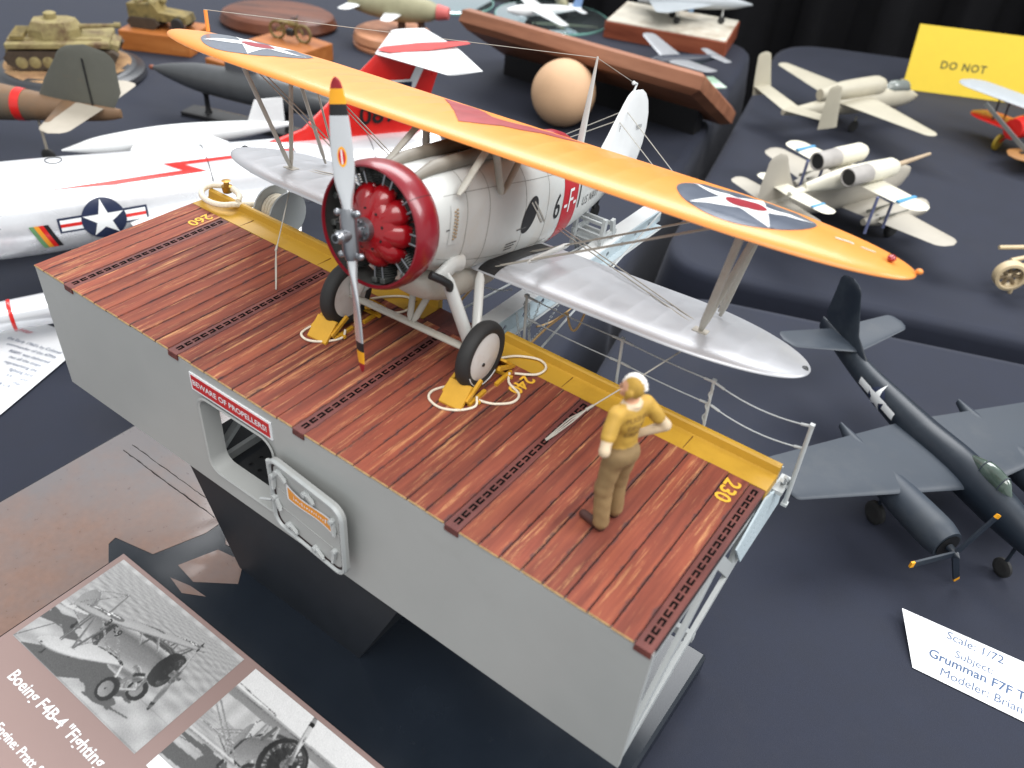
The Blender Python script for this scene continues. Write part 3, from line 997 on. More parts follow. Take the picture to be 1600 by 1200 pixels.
# gun trough and machine gun barrel on the nose, exhaust stain panel
for sg_ in (1, -1):
    MB().tube([(0.55 * sg_, -1.9, 6.72), (0.55 * sg_, -0.9, 6.95), (0.55 * sg_, 1.6, 7.05), (0.55 * sg_, 3.6, 6.9)], [0.12, 0.22, 0.25, 0.14], 14).build('gun_fairing', mat('fairing_bronze', (112, 106, 96), 0.5, var=0.12, vs=80), fus, smooth=60)
MB().tube([(0.0, 2.0, 7.05), (0.0, 4.1, 7.12)], 0.11, 10).tube([(0, 1.2, 7.06), (0, 2.0, 7.06)], 0.05, 8).build('telescopic_sight', M_black, fus, smooth=50)
for sg_ in (1, -1):
    MB().tube([(1.45 * sg_, -1.6, 3.9), (1.7 * sg_, -1.3, 3.75), (1.75 * sg_, -0.9, 3.5), (1.7 * sg_, -0.75, 3.3)], 0.14, 12).build('exhaust_pipe', M_darkmetal, fus, smooth=60)
# cockpit rim, windscreen, headrest fairing
MB().tube([(0.72 * math.cos(a), 5.5 + 0.95 * math.sin(a), 6.62 + 0.06 * math.sin(a) * 0 - 0.25 * abs(math.cos(a)) ** 2 * 0.6) for a in np.linspace(0, 2 * math.pi, 26, endpoint=False)], 0.08, 8, closed=True).build('cockpit_rim', M_darkmetal, fus, smooth=60)
MB().lathe([(0, 0), (0.68, 0.0), (0.6, 0.02)], 24, 'z', (0, 5.5, 6.6), sy=1.3).build('cockpit_opening', M_gap, fus, smooth=0)
MB().add([(-0.6, 4.6, 6.62), (-0.22, 4.25, 6.7), (0.22, 4.25, 6.7), (0.6, 4.6, 6.62), (0.5, 4.75, 7.1), (0.18, 4.55, 7.25), (-0.18, 4.55, 7.25), (-0.5, 4.75, 7.1)], [(0, 1, 6, 7), (1, 2, 5, 6), (2, 3, 4, 5)]).build('windscreen', M_glass, fus, smooth=0)
hrm = MB()
body(hrm, [(6.5, 6.9, 6.2, 0.5), (7.3, 7.15, 6.2, 0.52), (8.2, 7.0, 6.1, 0.46), (9.5, 6.5, 6.0, 0.3), (10.6, 6.05, 5.9, 0.08)], 6.5, 10.6, 20, 18, 2.0)
hr_o = hrm.build('headrest_fairing', M_mar, fus, smooth=60)
MB().tube([(0.5 * math.cos(a), 6.62, 6.55 + 0.42 * math.sin(a)) for a in np.linspace(0, math.pi, 12)], 0.06, 8).build('headrest_hoop', M_fus, hr_o, smooth=60)
MB().tube([(0, 10.25, 5.9), (0.02, 10.15, 8.2), (0.04, 10.05, 9.75)], [0.17, 0.11, 0.04], 10, flat=0.55).build('radio_mast', M_fus, fus, smooth=60)
MB().ball((0, 10.25, 6.05), (0.25, 0.3, 0.2)).build('mast_socket', M_fus, fus, smooth=60)

# belly tank
bt = MB()
body(bt, [(-1.1, 3.3, 3.1, 0.3), (-0.5, 3.4, 2.35, 0.95), (1.2, 3.3, 1.95, 1.12), (3.0, 3.25, 1.95, 1.1), (4.1, 3.3, 2.4, 0.85), (4.7, 3.3, 3.05, 0.3)], -1.1, 4.7, 24, 24, 2.3)
bt.build('belly_tank', mat('tank_paint', (190, 186, 176), 0.45, var=0.05, dirt=((168, 138, 108), 40, 0.48, 0.55)), air, smooth=60)

# fin, rudder, tailplane
fz = MB()
secs = []
for (z, l, t, th) in ((4.75, 12.0, 16.9, .16), (5.5, 12.2, 17.15, .16), (6.3, 12.85, 17.15, .14), (7.0, 13.35, 16.95, .12), (7.6, 13.8, 16.55, .1), (7.95, 14.1, 16.1, .07), (8.15, 14.45, 15.6, .03)):
    secs.append(((0, l, z), (0, t, z), th, (1, 0, 0)))
aero(fz, secs)
fin = fz.build('fin_and_rudder', M_white, air, smooth=60)
side = lambda a, b: (0.14 * (1 - (b - 4.75) / 4) + 0.045, a, b)
for (s_, y, z, k) in (('F4B-4', 14.1, 6.55, 0.36), ('9239', 15.9, 6.45, 0.3)):
    v, f = text2d(s_, k, True)
    decal(MB(), v, f, lambda a, b: side(y + a, z + b), 2).build('marking', mat('stencil_grey', (92, 92, 92), 0.6), fin, smooth=0, recalc=False)
MB().tube([(0, 14.6, 8.12), (0, 14.75, 8.45), (0, 14.35, 8.52)], 0.05, 8).ball((0, 14.35, 8.5), 0.09, 10, 8).build('tail_light', M_white, fin, smooth=60)
for s_ in (1, -1):
    mb = MB()
    sc_ = [((0.1 * s_, 12.3, 5.05), (0.1 * s_, 15.6, 5.05), .13, (0, 0, 1)), ((2.4 * s_, 12.5, 5.05), (2.4 * s_, 15.6, 5.05), .11, (0, 0, 1)), ((4.0 * s_, 12.9, 5.05), (4.0 * s_, 15.4, 5.05), .08, (0, 0, 1))]
    aero(mb, rounded(sc_, 5, 0.9))
    mb.build('tailplane', M_silver, air, smooth=60)
    MB().tube([(0.05 * s_, 14.2, 7.3), (3.3 * s_, 14.2, 5.1)], 0.022, 5).tube([(0.05 * s_, 13.6, 6.9), (2.9 * s_, 13.4, 5.1)], 0.022, 5).build('tail_wire', M_strut, air, smooth=60)
    MB().tube([(0.5 * s_, 13.0, 4.0), (2.6 * s_, 13.6, 5.0)], 0.06, 8).build('tail_strut', M_strut, air, smooth=60)
tw = MB().bar((0, 12.7, 3.6), (0, 13.3, 2.85), 0.16, 0.2).bar((0.0, 13.5, 3.8), (0, 13.35, 2.85), 0.12, 0.14)
tw = tw.build('tail_gear_leg', M_darkmetal, air, smooth=0)
MB().lathe([(0.0, -0.1), (0.2, -0.11), (0.33, -0.08), (0.36, 0), (0.33, 0.08), (0.2, 0.11), (0, 0.1)], 24, 'x', (0, 13.35, 2.75)).build('tail_wheel', M_tyre, tw, smooth=50)

# wings
def wing(half, flat, le, te, z0, th, name, m, dih=0.0, ribs=0.95, x0=0.0, tipk=(2.2, 2.0), tipc=0.47):
    """one continuous fabric wing with rib lines; x0 > 0 leaves the panel open at the fuselage"""
    def edges(x):
        t = max(0.0, (abs(x) - flat) / (half - flat))
        t = min(t, 1.0)
        ce = le + (te - le) * tipc
        k1 = (1 - t ** tipk[0]) ** (1 / tipk[0])
        k2 = (1 - t ** tipk[1]) ** (1 / tipk[1])
        return ce - (ce - le) * k1, ce + (te - ce) * k2
    def top(x, y):
        l, t = edges(x)
        c = max(t - l, 1e-4)
        s = min(max((y - l) / c, 0.0), 1.0)
        k = min(1.0, c / (te - le) * 1.15)
        h = float(np.interp(s, SS, HH)) if False else 2.35 * math.sqrt(s) * (1 - s) ** 1.05
        rib = 0.0
        if 0.16 < s < 0.98:
            rib = 0.03 * (1 - abs(math.sin(math.pi * x / ribs)) ** 0.7) * math.sin(math.pi * min(1, (s - 0.16) / 0.82)) ** 0.5 - 0.02
        return z0 + abs(x) * dih + th * 0.78 * k * h * 0.98 + rib * k
    def bot(x, y):
        l, t = edges(x)
        c = max(t - l, 1e-4)
        s = min(max((y - l) / c, 0.0), 1.0)
        k = min(1.0, c / (te - le) * 1.15)
        return z0 + abs(x) * dih - th * 0.25 * k * 2.0 * math.sqrt(s) * (1 - s)
    nx = int(half * 24)
    cs_ = [0, .004, .015, .035, .07, .12, .19, .28, .38, .5, .62, .74, .85, .94, 1.0]
    R = []
    xs = [x0 + (half - x0) * (1 - (1 - i / nx) ** 1.35 * 1.0) for i in range(nx + 1)]
    if x0 == 0:
        xs = [-x for x in xs[::-1]][:-1] + xs
    for x in xs:
        x_ = max(-half + 1e-3, min(half - 1e-3, x))
        l, t = edges(x_)
        up = [(x_, l + (t - l) * s, top(x_, l + (t - l) * s)) for s in cs_]
        dn = [(x_, l + (t - l) * s, bot(x_, l + (t - l) * s)) for s in cs_[1:-1]][::-1]
        R.append(up + dn)
    return R, top, edges
R, utop, uedge = wing(14.28, 8.4, -0.12, 4.62, 7.72, 0.50, 'upper', None, tipk=(2.3, 1.9), tipc=0.42)
uw = MB().rings(R).build('upper_wing', M_wingy, air, smooth=40)
ut = lambda off: (lambda a, b: (a, b, utop(a, b) + off))
for cx in (9.3, -10.35):
    cy, r = 2.3, 2.05
    ro = decal(MB(), *disc(cx, cy, r, 48), ut(0.012), 0.18).build('roundel', M_insb, uw, smooth=60, recalc=False)
    decal(MB(), *star(cx, cy, r * 0.97, math.pi / 2), ut(0.022), 0.14).build('roundel_star', M_white, ro, smooth=60, recalc=False)
    decal(MB(), *disc(cx, cy, r * 0.3, 28), ut(0.032), 0.14).build('roundel_centre', M_mar, ro, smooth=60, recalc=False)
decal(MB(), [(0, 0.95), (3.0, 4.35), (1.55, 4.5), (0, 3.15), (-1.55, 4.5), (-3.0, 4.35)], [(0, 1, 2, 3), (0, 3, 4, 5)], ut(0.014), 0.2).build('chevron', M_chev, uw, smooth=60, recalc=False)
for (x, y, w, l) in ((12.0, 1.9, 0.5, 0.1), (12.7, 2.0, 0.4, 0.08)):
    decal(MB(), *poly([(x, y), (x + w, y + 0.05), (x + w, y + 0.05 + l), (x, y + l)]), ut(0.012), 0.2).build('placard', M_white, uw, smooth=0, recalc=False)
MB().ball((13.55, 1.75, utop(13.55, 1.75) + 0.1), (0.12, 0.16, 0.1), 12, 8).build('port_light', mat('red_lens', (150, 20, 30), 0.2, coat=0.5), uw, smooth=60)
MB().ball((14.3, 1.9, 7.85), (0.1, 0.09, 0.08), 10, 8).build('tip_fitting', M_wingy, uw, smooth=60)
MB().bar((-12.75, 2.0, 8.0), (-12.9, 2.0, 8.75), 0.12, 0.08).build('tip_post', M_wingy, uw, smooth=0)
R, ltop, ledge = wing(12.54, 7.6, 1.45, 6.15, 3.2, 0.42, 'lower', None, x0=0.2, dih=0.012, tipk=(2.2, 1.9), tipc=0.45)
for s_ in (1, -1):
    RR = [[(x * s_, y, z) for x, y, z in r] for r in R]
    lw = MB().rings(RR).build('lower_wing', M_silver, air, smooth=40)
    decal(MB(), *poly([(1.3 * s_, 1.47), (2.0 * s_, 1.47), (2.0 * s_, 5.9), (1.3 * s_, 5.9)]), lambda a, b: (a, b, ltop(a, b) + 0.015), 0.2).build('walkway_strip', M_black, lw, smooth=0, recalc=False)
    MB().ball((12.35 * s_, 3.6, 3.4), (0.12, 0.16, 0.09), 12, 8).build('tip_light', M_darkmetal, lw, smooth=60)
    if s_ < 0:
        MB().tube([(-11.6, 3.2, 3.2), (-11.6, 3.25, 2.6), (-11.55, 3.5, 2.5)], 0.05, 6).build('wing_hook', M_darkmetal, lw, smooth=60)
    MB().tube([(8.7 * s_, 2.7, 3.2), (8.7 * s_, 2.7, 3.0), (8.7 * s_, 2.8, 2.9), (8.7 * s_, 2.65, 2.82)], 0.05, 6).build('tie_down_ring', M_black, lw, smooth=60)

# struts and bracing
def strut(a, b, w, name='strut', m=None):
    return MB().tube([a, tuple(V3(*a) * .9 + V3(*b) * .1), tuple(V3(*a) * .1 + V3(*b) * .9), b], [w * .55, w, w, w * .55], 10, flat=0.5, up=(1, 0, 0)).build(name, m or M_strut, air, smooth=60)
for s_ in (1, -1):
    lf, lr = (9.0 * s_, 2.95, 3.55), (9.0 * s_, 4.95, 3.5)
    uf, ur = (9.8 * s_, 0.85, 7.78), (9.8 * s_, 3.45, 7.85)
    strut(lf, uf, 0.13, 'interplane_strut')
    strut(lr, ur, 0.11, 'interplane_strut')
    strut(lf, ur, 0.11, 'interplane_strut')
    strut((8.8 * s_, 5.4, 3.45), (9.5 * s_, 4.1, 7.8), 0.06, 'aileron_rod')
    MB().box(8.75 * s_ - 0.0, 8.75 * s_ + 0.5 * s_, 2.75, 3.15, 3.52, 3.6).build('strut_fitting', M_strut, air, smooth=0)
    # cabane struts
    strut((1.5 * s_, -0.75, 6.35), (1.35 * s_, 1.0, 7.8), 0.13, 'cabane_strut')
    strut((1.58 * s_, 1.7, 6.0), (1.35 * s_, 1.1, 7.8), 0.15, 'cabane_strut')
    strut((1.58 * s_, 1.8, 6.0), (1.35 * s_, 3.6, 7.85), 0.12, 'cabane_strut')
    # flying and landing wires with the javelin spacer
    for dy in (0, 0.22):
        MB().tube([(1.6 * s_, 1.9 + dy, 3.35), (9.6 * s_, 0.9 + dy, 7.8)], 0.025, 5).build('flying_wire', M_strut, air, smooth=60)
        MB().tube([(1.6 * s_, 4.2 + dy, 3.35), (9.6 * s_, 3.4 + dy, 7.8)], 0.025, 5).build('flying_wire', M_strut, air, smooth=60)
    MB().tube([(1.1 * s_, 7.4, 3.5), (8.6 * s_, 3.3, 3.55)], 0.025, 5).tube([(1.1 * s_, 7.7, 3.5), (8.6 * s_, 3.6, 3.55)], 0.025, 5).build('landing_wire', M_strut, air, smooth=60)
    MB().tube([(3.1 * s_, 1.6, 4.15), (3.1 * s_, 2.0, 4.15), (3.1 * s_, 4.2, 4.15), (3.1 * s_, 4.5, 4.15)], [0.05, 0.1, 0.1, 0.05], 8).build('wire_spacer', M_fus, air, smooth=60)
# aerial wires
MB().tube([(0.03, 10.05, 9.7), (0, 14.4, 8.5)], 0.012, 4).tube([(0.03, 10.05, 9.7), (-13.0, 2.0, 8.75)], 0.012, 4).build('aerial_wire', M_strut, air, smooth=60)

# engine, ring cowl and propeller (axis along y, centre height EZ)
EZ = 5.25
ring = [(1.77, -2.98), (1.80, -3.06), (1.85, -3.05), (1.92, -2.93), (1.97, -2.7), (1.965, -2.4), (1.93, -2.2), (1.87, -2.0), (1.84, -1.98), (1.82, -2.03), (1.88, -2.3), (1.89, -2.55), (1.83, -2.85)]
cw = MB()
cw.lathe(ring, 72, 'y', (0, 0, EZ), close=True)
nring = len(ring)
for fi in range(len(cw.f)):
    k = fi // 72
    if k >= 9 or k == nring - 1:
        cw.m[fi] = 1
cowl = cw.build('ring_cowl', [M_cowl, M_in], air, smooth=45)
sm = MB()
for a in (0.75, 2.4, 3.9, 5.5):
    for i in range(10):
        r0, y0 = ring[2 + min(i, 6)][0] + 0.004, ring[2 + min(i, 6)][1]
    pts = [(ring[i][0] + 0.006, ring[i][1]) for i in range(2, 8)]
    v = []
    for r_, y_ in pts:
        for da in (-0.006, 0.006):
            v.append((r_ * math.cos(a + da), y_, EZ + r_ * math.sin(a + da)))
    sm.add(v, [(2 * i, 2 * i + 1, 2 * i + 3, 2 * i + 2) for i in range(5)])
sm.build('cowl_seam', mat('seam_dark_red', (70, 8, 18), 0.5), cowl, smooth=0, recalc=False)
MB().lathe([(0.0, -1.75), (1.5, -1.75), (1.55, -1.85), (1.4, -1.9), (0, -1.9)], 40, 'y', (0, 0, EZ)).build('firewall', M_cyl, air, smooth=30)
eng = MB().lathe([(0, -3.25), (0.2, -3.25), (0.3, -3.2), (0.58, -3.15), (0.9, -3.0), (1.06, -2.74), (1.0, -2.3), (0.95, -1.9), (0, -1.9)], 40, 'y', (0, 0, EZ)).build('crankcase', M_engred, air, smooth=50)
lobe = MB()
R_ = []
for (r_, w_, y_, d_) in ((0.36, 0.12, -3.06, 0.16), (0.58, 0.24, -2.98, 0.24), (0.85, 0.345, -2.82, 0.36), (1.06, 0.385, -2.64, 0.40), (1.2, 0.3, -2.48, 0.32), (1.26, 0.1, -2.36, 0.12)):
    R_.append([(w_ * math.cos(a), y_ + d_ * math.sin(a) * 0.6, r_ - d_ * math.sin(a) * 0.3) for a in np.linspace(0, 2 * math.pi, 16, endpoint=False)])
lobe.rings(R_)
cyl = MB()
pr = []
for i in range(9):
    h = 1.0 + i * 0.075
    pr += [(0.25, h), (0.36, h + 0.012), (0.36, h + 0.03), (0.25, h + 0.042)]
cyl.lathe([(0, 0.9), (0.26, 0.92)] + pr + [(0.3, 1.7), (0.26, 1.78), (0, 1.8)], 18, 'z', (0, 0, 0))
cyl.box(-0.26, -0.06, -0.42, 0.1, 1.62, 1.8, ch=0.03).box(0.06, 0.26, -0.42, 0.1, 1.62, 1.8, ch=0.03)
prd = MB()
for x in (-0.16, 0.16):
    prd.tube([(x * 0.8, -0.36, 0.95), (x, -0.34, 1.66)], 0.034, 6)
    prd.ball((x, -0.34, 1.68), 0.06, 8, 6)
bolt_ = MB().lathe([(0, 0), (0.055, 0), (0.055, -0.05), (0, -0.06)], 8, 'y', (0, 0, 0))
L1 = C1 = P1 = B1 = None
for k in range(9):
    a = 2 * math.pi * k / 9
    if L1 is None:
        L1 = lobe.build('crankcase_lobe', M_engred, eng, smooth=60, loc=(0, 0, EZ))
        C1 = cyl.build('cylinder', M_cyl, air, smooth=30, loc=(0, -2.3, EZ))
        P1 = prd.build('pushrod', M_steel, C1, smooth=60)
        B1 = bolt_.build('crankcase_bolt', M_black, eng, smooth=30)
        bo = B1
        c, l, p_ = C1, L1, P1
    else:
        l = copy_part(L1, eng, (0, 0, EZ))
        c = copy_part(C1, air, (0, -2.3, EZ))
        p_ = copy_part(P1, c)
        bo = copy_part(B1, eng)
    l.rotation_euler = (0, a + 0.17, 0)
    c.rotation_euler = (0, a + 0.17, 0)
    bo.location = Vector((0.6 * math.sin(a + 0.52), -3.09, EZ + 0.6 * math.cos(a + 0.52))) * CM
mb = MB().lathe([(0, -3.45), (0.17, -3.45), (0.34, -3.4), (0.36, -3.28), (0.36, -3.18), (0, -3.18)], 28, 'y', (0, 0, EZ))
for k in range(8):
    a = 2 * math.pi * k / 8
    mb.lathe([(0, -3.5), (0.045, -3.5), (0.045, -3.38), (0, -3.38)], 6, 'y', (0.27 * math.cos(a), 0, EZ + 0.27 * math.sin(a)))
mb.build('nose_plate', M_steel, eng, smooth=30)

prop = root('p', 'x', 'x')
prop.name = 'propeller'
for k_ in ('label', 'category'):
    del prop[k_]
prop.parent = air
prop.location = Vector((0, -3.85, EZ - 0.03)) * CM
prop.rotation_euler = (0, -0.225, 0)
hb = MB().tube([(0, 0, -0.75), (0, 0, -0.5), (0, 0, 0.5), (0, 0, 0.75)], [0.19, 0.25, 0.25, 0.19], 16)
hb.lathe([(0.0, -0.62), (0.14, -0.62), (0.15, -0.5), (0.2, -0.45), (0.22, 0.1), (0.2, 0.45), (0, 0.45)], 18, 'y')
hb.lathe([(0.0, -0.64), (0.09, -0.64), (0.09, -0.6), (0, -0.6)], 14, 'y', mi=1)
for s_ in (1, -1):
    for x in (-0.38, 0.38):
        hb.tube([(x * 0.3, 0, 0.62 * s_), (x, -0.02, 0.62 * s_)], 0.085, 10)
        hb.ball((x, -0.02, 0.62 * s_), 0.11, 10, 8)
hb.build('propeller_hub', [M_steel, M_black], prop, smooth=40)
BL = [(0.6, 0.17, 0.17, 1.2), (1.0, 0.24, 0.14, 0.95), (1.5, 0.36, 0.10, 0.75), (2.1, 0.40, 0.075, 0.6), (2.8, 0.38, 0.06, 0.5), (3.4, 0.33, 0.05, 0.44), (3.8, 0.28, 0.04, 0.40), (4.1, 0.2, 0.035, 0.38), (4.24, 0.12, 0.03, 0.37), (4.3, 0.04, 0.015, 0.37)]
def blade_ring(h):
    w, t, tw_ = hermite(BL, h)
    w *= 0.8
    return [(w * math.cos(a) * math.cos(tw_) - t * math.sin(a) * math.sin(tw_), w * math.cos(a) * math.sin(tw_) + t * math.sin(a) * math.cos(tw_), h) for a in np.linspace(0, 2 * math.pi, 20, endpoint=False)]
hs = list(np.linspace(0.6, 3.2, 22)) + list(np.linspace(3.3, 4.3, 21))
bl = MB().rings([blade_ring(h) for h in hs])
for i, f in enumerate(bl.f):
    h = np.mean([bl.v[j][2] for j in f])
    bl.m[i] = 0 if h < 3.3 else (1 if h < 3.62 else (2 if h < 3.98 else 3))
b1 = bl.build('propeller_blade', [M_prop, M_black, mat('tip_yellow', (230, 160, 30), 0.35), mat('tip_red', (140, 24, 34), 0.35)], prop, smooth=60)
b2 = copy_part(b1, prop, rot=(0, math.pi, 0))
def bsurf(a, b):
    w, t, tw_ = hermite(BL, b)
    w *= 0.8
    q = min(0.98, abs(a) / w)
    yy = -t * math.sqrt(1 - q * q) - 0.012
    return (a * math.cos(tw_) - yy * math.sin(tw_), a * math.sin(tw_) + yy * math.cos(tw_), b)
v, f = disc(0, 0, 1, 24)
for (k, m_, o_) in ((1.0, mat('tip_yellow', (230, 160, 30), 0.35), 0.0), (0.75, M_red, -0.006)):
    decal(MB(), [(p * 0.13 * k, 2.2 + q * 0.28 * k) for p, q in v], f, lambda a, b: tuple(V3(*bsurf(a, b)) + V3(0, o_, 0)), 0.1).build('blade_badge', m_, b1, smooth=0, recalc=False)
decal(MB(), *poly([(-0.02, 2.0), (0.02, 2.0), (0.02, 2.4), (-0.02, 2.4)]), lambda a, b: tuple(V3(*bsurf(a, b)) + V3(0, -0.012, 0)), 0.1).build('blade_badge', M_white, b1, smooth=0, recalc=False)

# landing gear: divided axle, faired legs, wheels
WY, WZ = -1.22 * math.sin(AP), 1.22 * math.cos(AP)
strut((-2.75, WY, WZ), (2.75, WY, WZ), 0.2, 'axle')
for s_ in (1, -1):
    strut((1.42 * s_, -0.75, 3.75), (2.6 * s_, WY - 0.05, WZ + 0.1), 0.28, 'main_leg', M_fus)
    strut((1.4 * s_, 1.5, 3.2), (2.62 * s_, WY + 0.15, WZ + 0.1), 0.18, 'rear_leg', M_fus)
    strut((0.5 * s_, 0.4, 3.0), (0.08 * s_, WY + 0.02, WZ + 0.08), 0.13, 'inner_brace')
    MB().tube([(1.35 * s_, -1.0, 3.55), (1.45 * s_, -0.4, 3.95), (1.45 * s_, 0.1, 3.9)], 0.3, 12, flat=0.6).build('leg_fairing', M_fus, air, smooth=60)
    wl = root('w', 'x', 'x')
    wl.name = 'main_wheel'
    for k_ in ('label', 'category'):
        del wl[k_]
    wl.parent = air
    wl.location = Vector((2.95 * s_, WY, WZ)) * CM
    wl.rotation_euler = (AP, 0, 0)
    tp = [(0.84, -0.2), (0.93, -0.25), (1.05, -0.27), (1.15, -0.22), (1.2, -0.11), (1.22, -0.04), (1.22, 0.04), (1.2, 0.11), (1.15, 0.22), (1.05, 0.27), (0.93, 0.25), (0.84, 0.2)]
    ty = MB().lathe(tp, 56, 'x', close=True).build('tyre', M_tyre, wl, smooth=50)
    if s_ > 0:
        v, f = text2d('AIR WHEEL', 0.17, True)
        def tyre_txt(a, b):
            an = -math.pi * 0.62 + a / 0.98
            r_ = 0.98 + b
            return (0.295, -r_ * math.cos(an) * 1.0 * -1, r_ * math.sin(an))
        vv = MB()
        for i in range(26):
            an = math.radians(200 + i * 3.3) if i < 12 else math.radians(262 + (i - 13) * 3.3)
            if i == 12:
                continue
            vv.box(0.255, 0.285, -0.018, 0.018, -0.04, 0.05, M=Matrix.Rotation(an, 4, 'X') @ Matrix.Translation((0, 1.02, 0)))
        vv.build('tyre_lettering', M_white, ty, smooth=0)
    MB().lathe([(0, 0.34 * s_), (0.12, 0.335 * s_), (0.4, 0.30 * s_), (0.74, 0.25 * s_), (0.89, 0.19 * s_), (0.89, -0.2 * s_), (0, -0.22 * s_)], 48, 'x').build('wheel_disc', M_wheel, wl, smooth=50)
    MB().lathe([(0, 0.352 * s_), (0.065, 0.352 * s_), (0.065, 0.32 * s_), (0, 0.32 * s_)], 14, 'x', (0, -0.28 if s_ > 0 else 0, -0.1 if s_ > 0 else 0)).build('valve_hole', M_black, wl, smooth=0)
# ---------------------------------------------------------------- wheel chocks with white ropes
def chock(wx, wy, front, label, loops):
    """slanted yellow plate against the tyre, two side arms, a cross bar and its rope"""
    d = -1 if front else 1
    r = root('wheel_chock', label, 'wheel chock', (wx, wy + d * 0.95, 0), (0, 0, 0.05), 'yellow wheel chocks on the deck')
    t = 0.09
    mb = MB()
    mb.rings([[(-0.44, d * y, z) for y, z in ((-0.1, 0.6), (-0.02, 0.64), (0.6, 0.06), (0.6, 0.0), (0.5, 0.0))], [(0.44, d * y, z) for y, z in ((-0.1, 0.6), (-0.02, 0.64), (0.6, 0.06), (0.6, 0.0), (0.5, 0.0))]])
    mb.build('chock_plate', M_yel2, r, smooth=0)
    for s in (1, -1):
        MB().bar((0.46 * s, d * 0.3, 0.22), (0.46 * s, -d * 0.55, 0.62), 0.11, 0.14).build('side_arm', M_yel2, r, smooth=0)
        MB().bar((0.5 * s, d * 0.2, 0.07), (0.5 * s, -d * 0.75, 0.07), 0.12, 0.12).build('foot_bar', M_yel2, r, smooth=0)
    MB().bar((-0.5, -d * 0.1, 0.09), (0.75, -d * 0.1, 0.09), 0.1, 0.1, up=(0, 0, 1)).build('cross_bar', M_yel2, r, smooth=0)
    for pts in loops:
        P = [Vector(p) for p in pts]
        # smooth closed-looking coil through the given deck points
        path = []
        n = len(P)
        for i in range(n - 1):
            p0, p1, p2, p3 = P[max(i - 1, 0)], P[i], P[i + 1], P[min(i + 2, n - 1)]
            for k in range(8):
                u = k / 8
                path.append(0.5 * ((2 * p1) + (p2 - p0) * u + (2 * p0 - 5 * p1 + 4 * p2 - p3) * u * u + (3 * p1 - p0 - 3 * p2 + p3) * u ** 3))
        path.append(P[-1])
        q = [(p.x - wx, p.y - (wy + d * 0.95), 0.06 if len(p) < 3 else p.z) for p in path]
        MB().tube(q, 0.045, 8).build('rope', M_rope, r, smooth=60)
    return r
def V2(l):
    return [Vector((a, b, c)) for a, b, c in l]
chock(15.2, 5.52, True, 'yellow chock with rope loops in front of the nearest wheel', [
    V2([(15.75, 4.75, .2), (15.9, 4.45, .06), (15.55, 3.95, .05), (15.0, 3.7, .05), (14.45, 3.85, .05), (14.3, 4.25, .05), (14.55, 4.75, .06), (14.8, 4.85, .2)]),
    V2([(15.85, 4.75, .1), (16.3, 4.95, .05), (16.75, 5.4, .05), (16.7, 5.9, .05), (16.1, 6.2, .06), (15.85, 6.6, .12)])])
chock(15.2, 5.62, False, 'yellow chock with rope loop behind the nearest wheel by the 240 mark', [
    V2([(15.9, 6.7, .12), (16.5, 7.2, .06), (16.55, 7.75, .05), (16.1, 8.0, .05), (15.4, 7.7, .05), (15.0, 7.2, .08), (14.9, 6.9, .2)])])
chock(9.31, 5.22, True, 'yellow chock with one rope loop in front of the farther wheel', [
    V2([(9.85, 4.6, .2), (9.95, 4.3, .06), (9.6, 3.75, .05), (9.1, 3.45, .05), (8.65, 3.6, .05), (8.6, 4.1, .05), (8.8, 4.5, .1), (8.95, 4.6, .2)])])
chock(9.31, 5.32, False, 'yellow chock behind the farther wheel beside the gutter', [
    V2([(9.9, 6.4, .12), (10.4, 6.9, .05), (10.5, 7.5, .05), (10.0, 7.9, .05), (9.4, 7.5, .05), (9.0, 6.7, .15)])])

# ---------------------------------------------------------------- tie-down lines under the wing tips
def tiedown(top, mid, end, label):
    o = MB()
    top, mid, end = Vector(top), Vector(mid), Vector(end)
    o.tube([top, top.lerp(mid, .5) - Vector((0, 0, .03)), mid], 0.024, 6)
    for k in range(3):
        j = Vector((0.05 * (k - 1), 0.03 * (1 - k), 0.0))
        o.tube([mid, mid.lerp(end, .4) + j * 1.6 + Vector((0, 0, .05)), mid.lerp(end, .8) + j, end + j * 0.4], 0.024, 6)
    o.ball(mid, (0.06, 0.06, 0.07), 10, 8)
    o.tube([mid, mid + (top - mid) * 0.07], 0.05, 8)
    k = o.build('tie_down_line', M_strut, smooth=60)
    tag(k, label, 'tie-down line', 'lines tying the wings down to the deck')
tiedown((20.75, 8.97, 2.24), (19.05, 6.35, 0.5), (18.6, 4.7, 0.03), 'thin grey line from the near lower wing down past the deck crewman')
tiedown((3.4, 8.07, 2.24), (4.75, 6.0, 0.9), (5.8, 4.95, 0.03), 'thin grey line from the far lower wing down to the left deck planks')

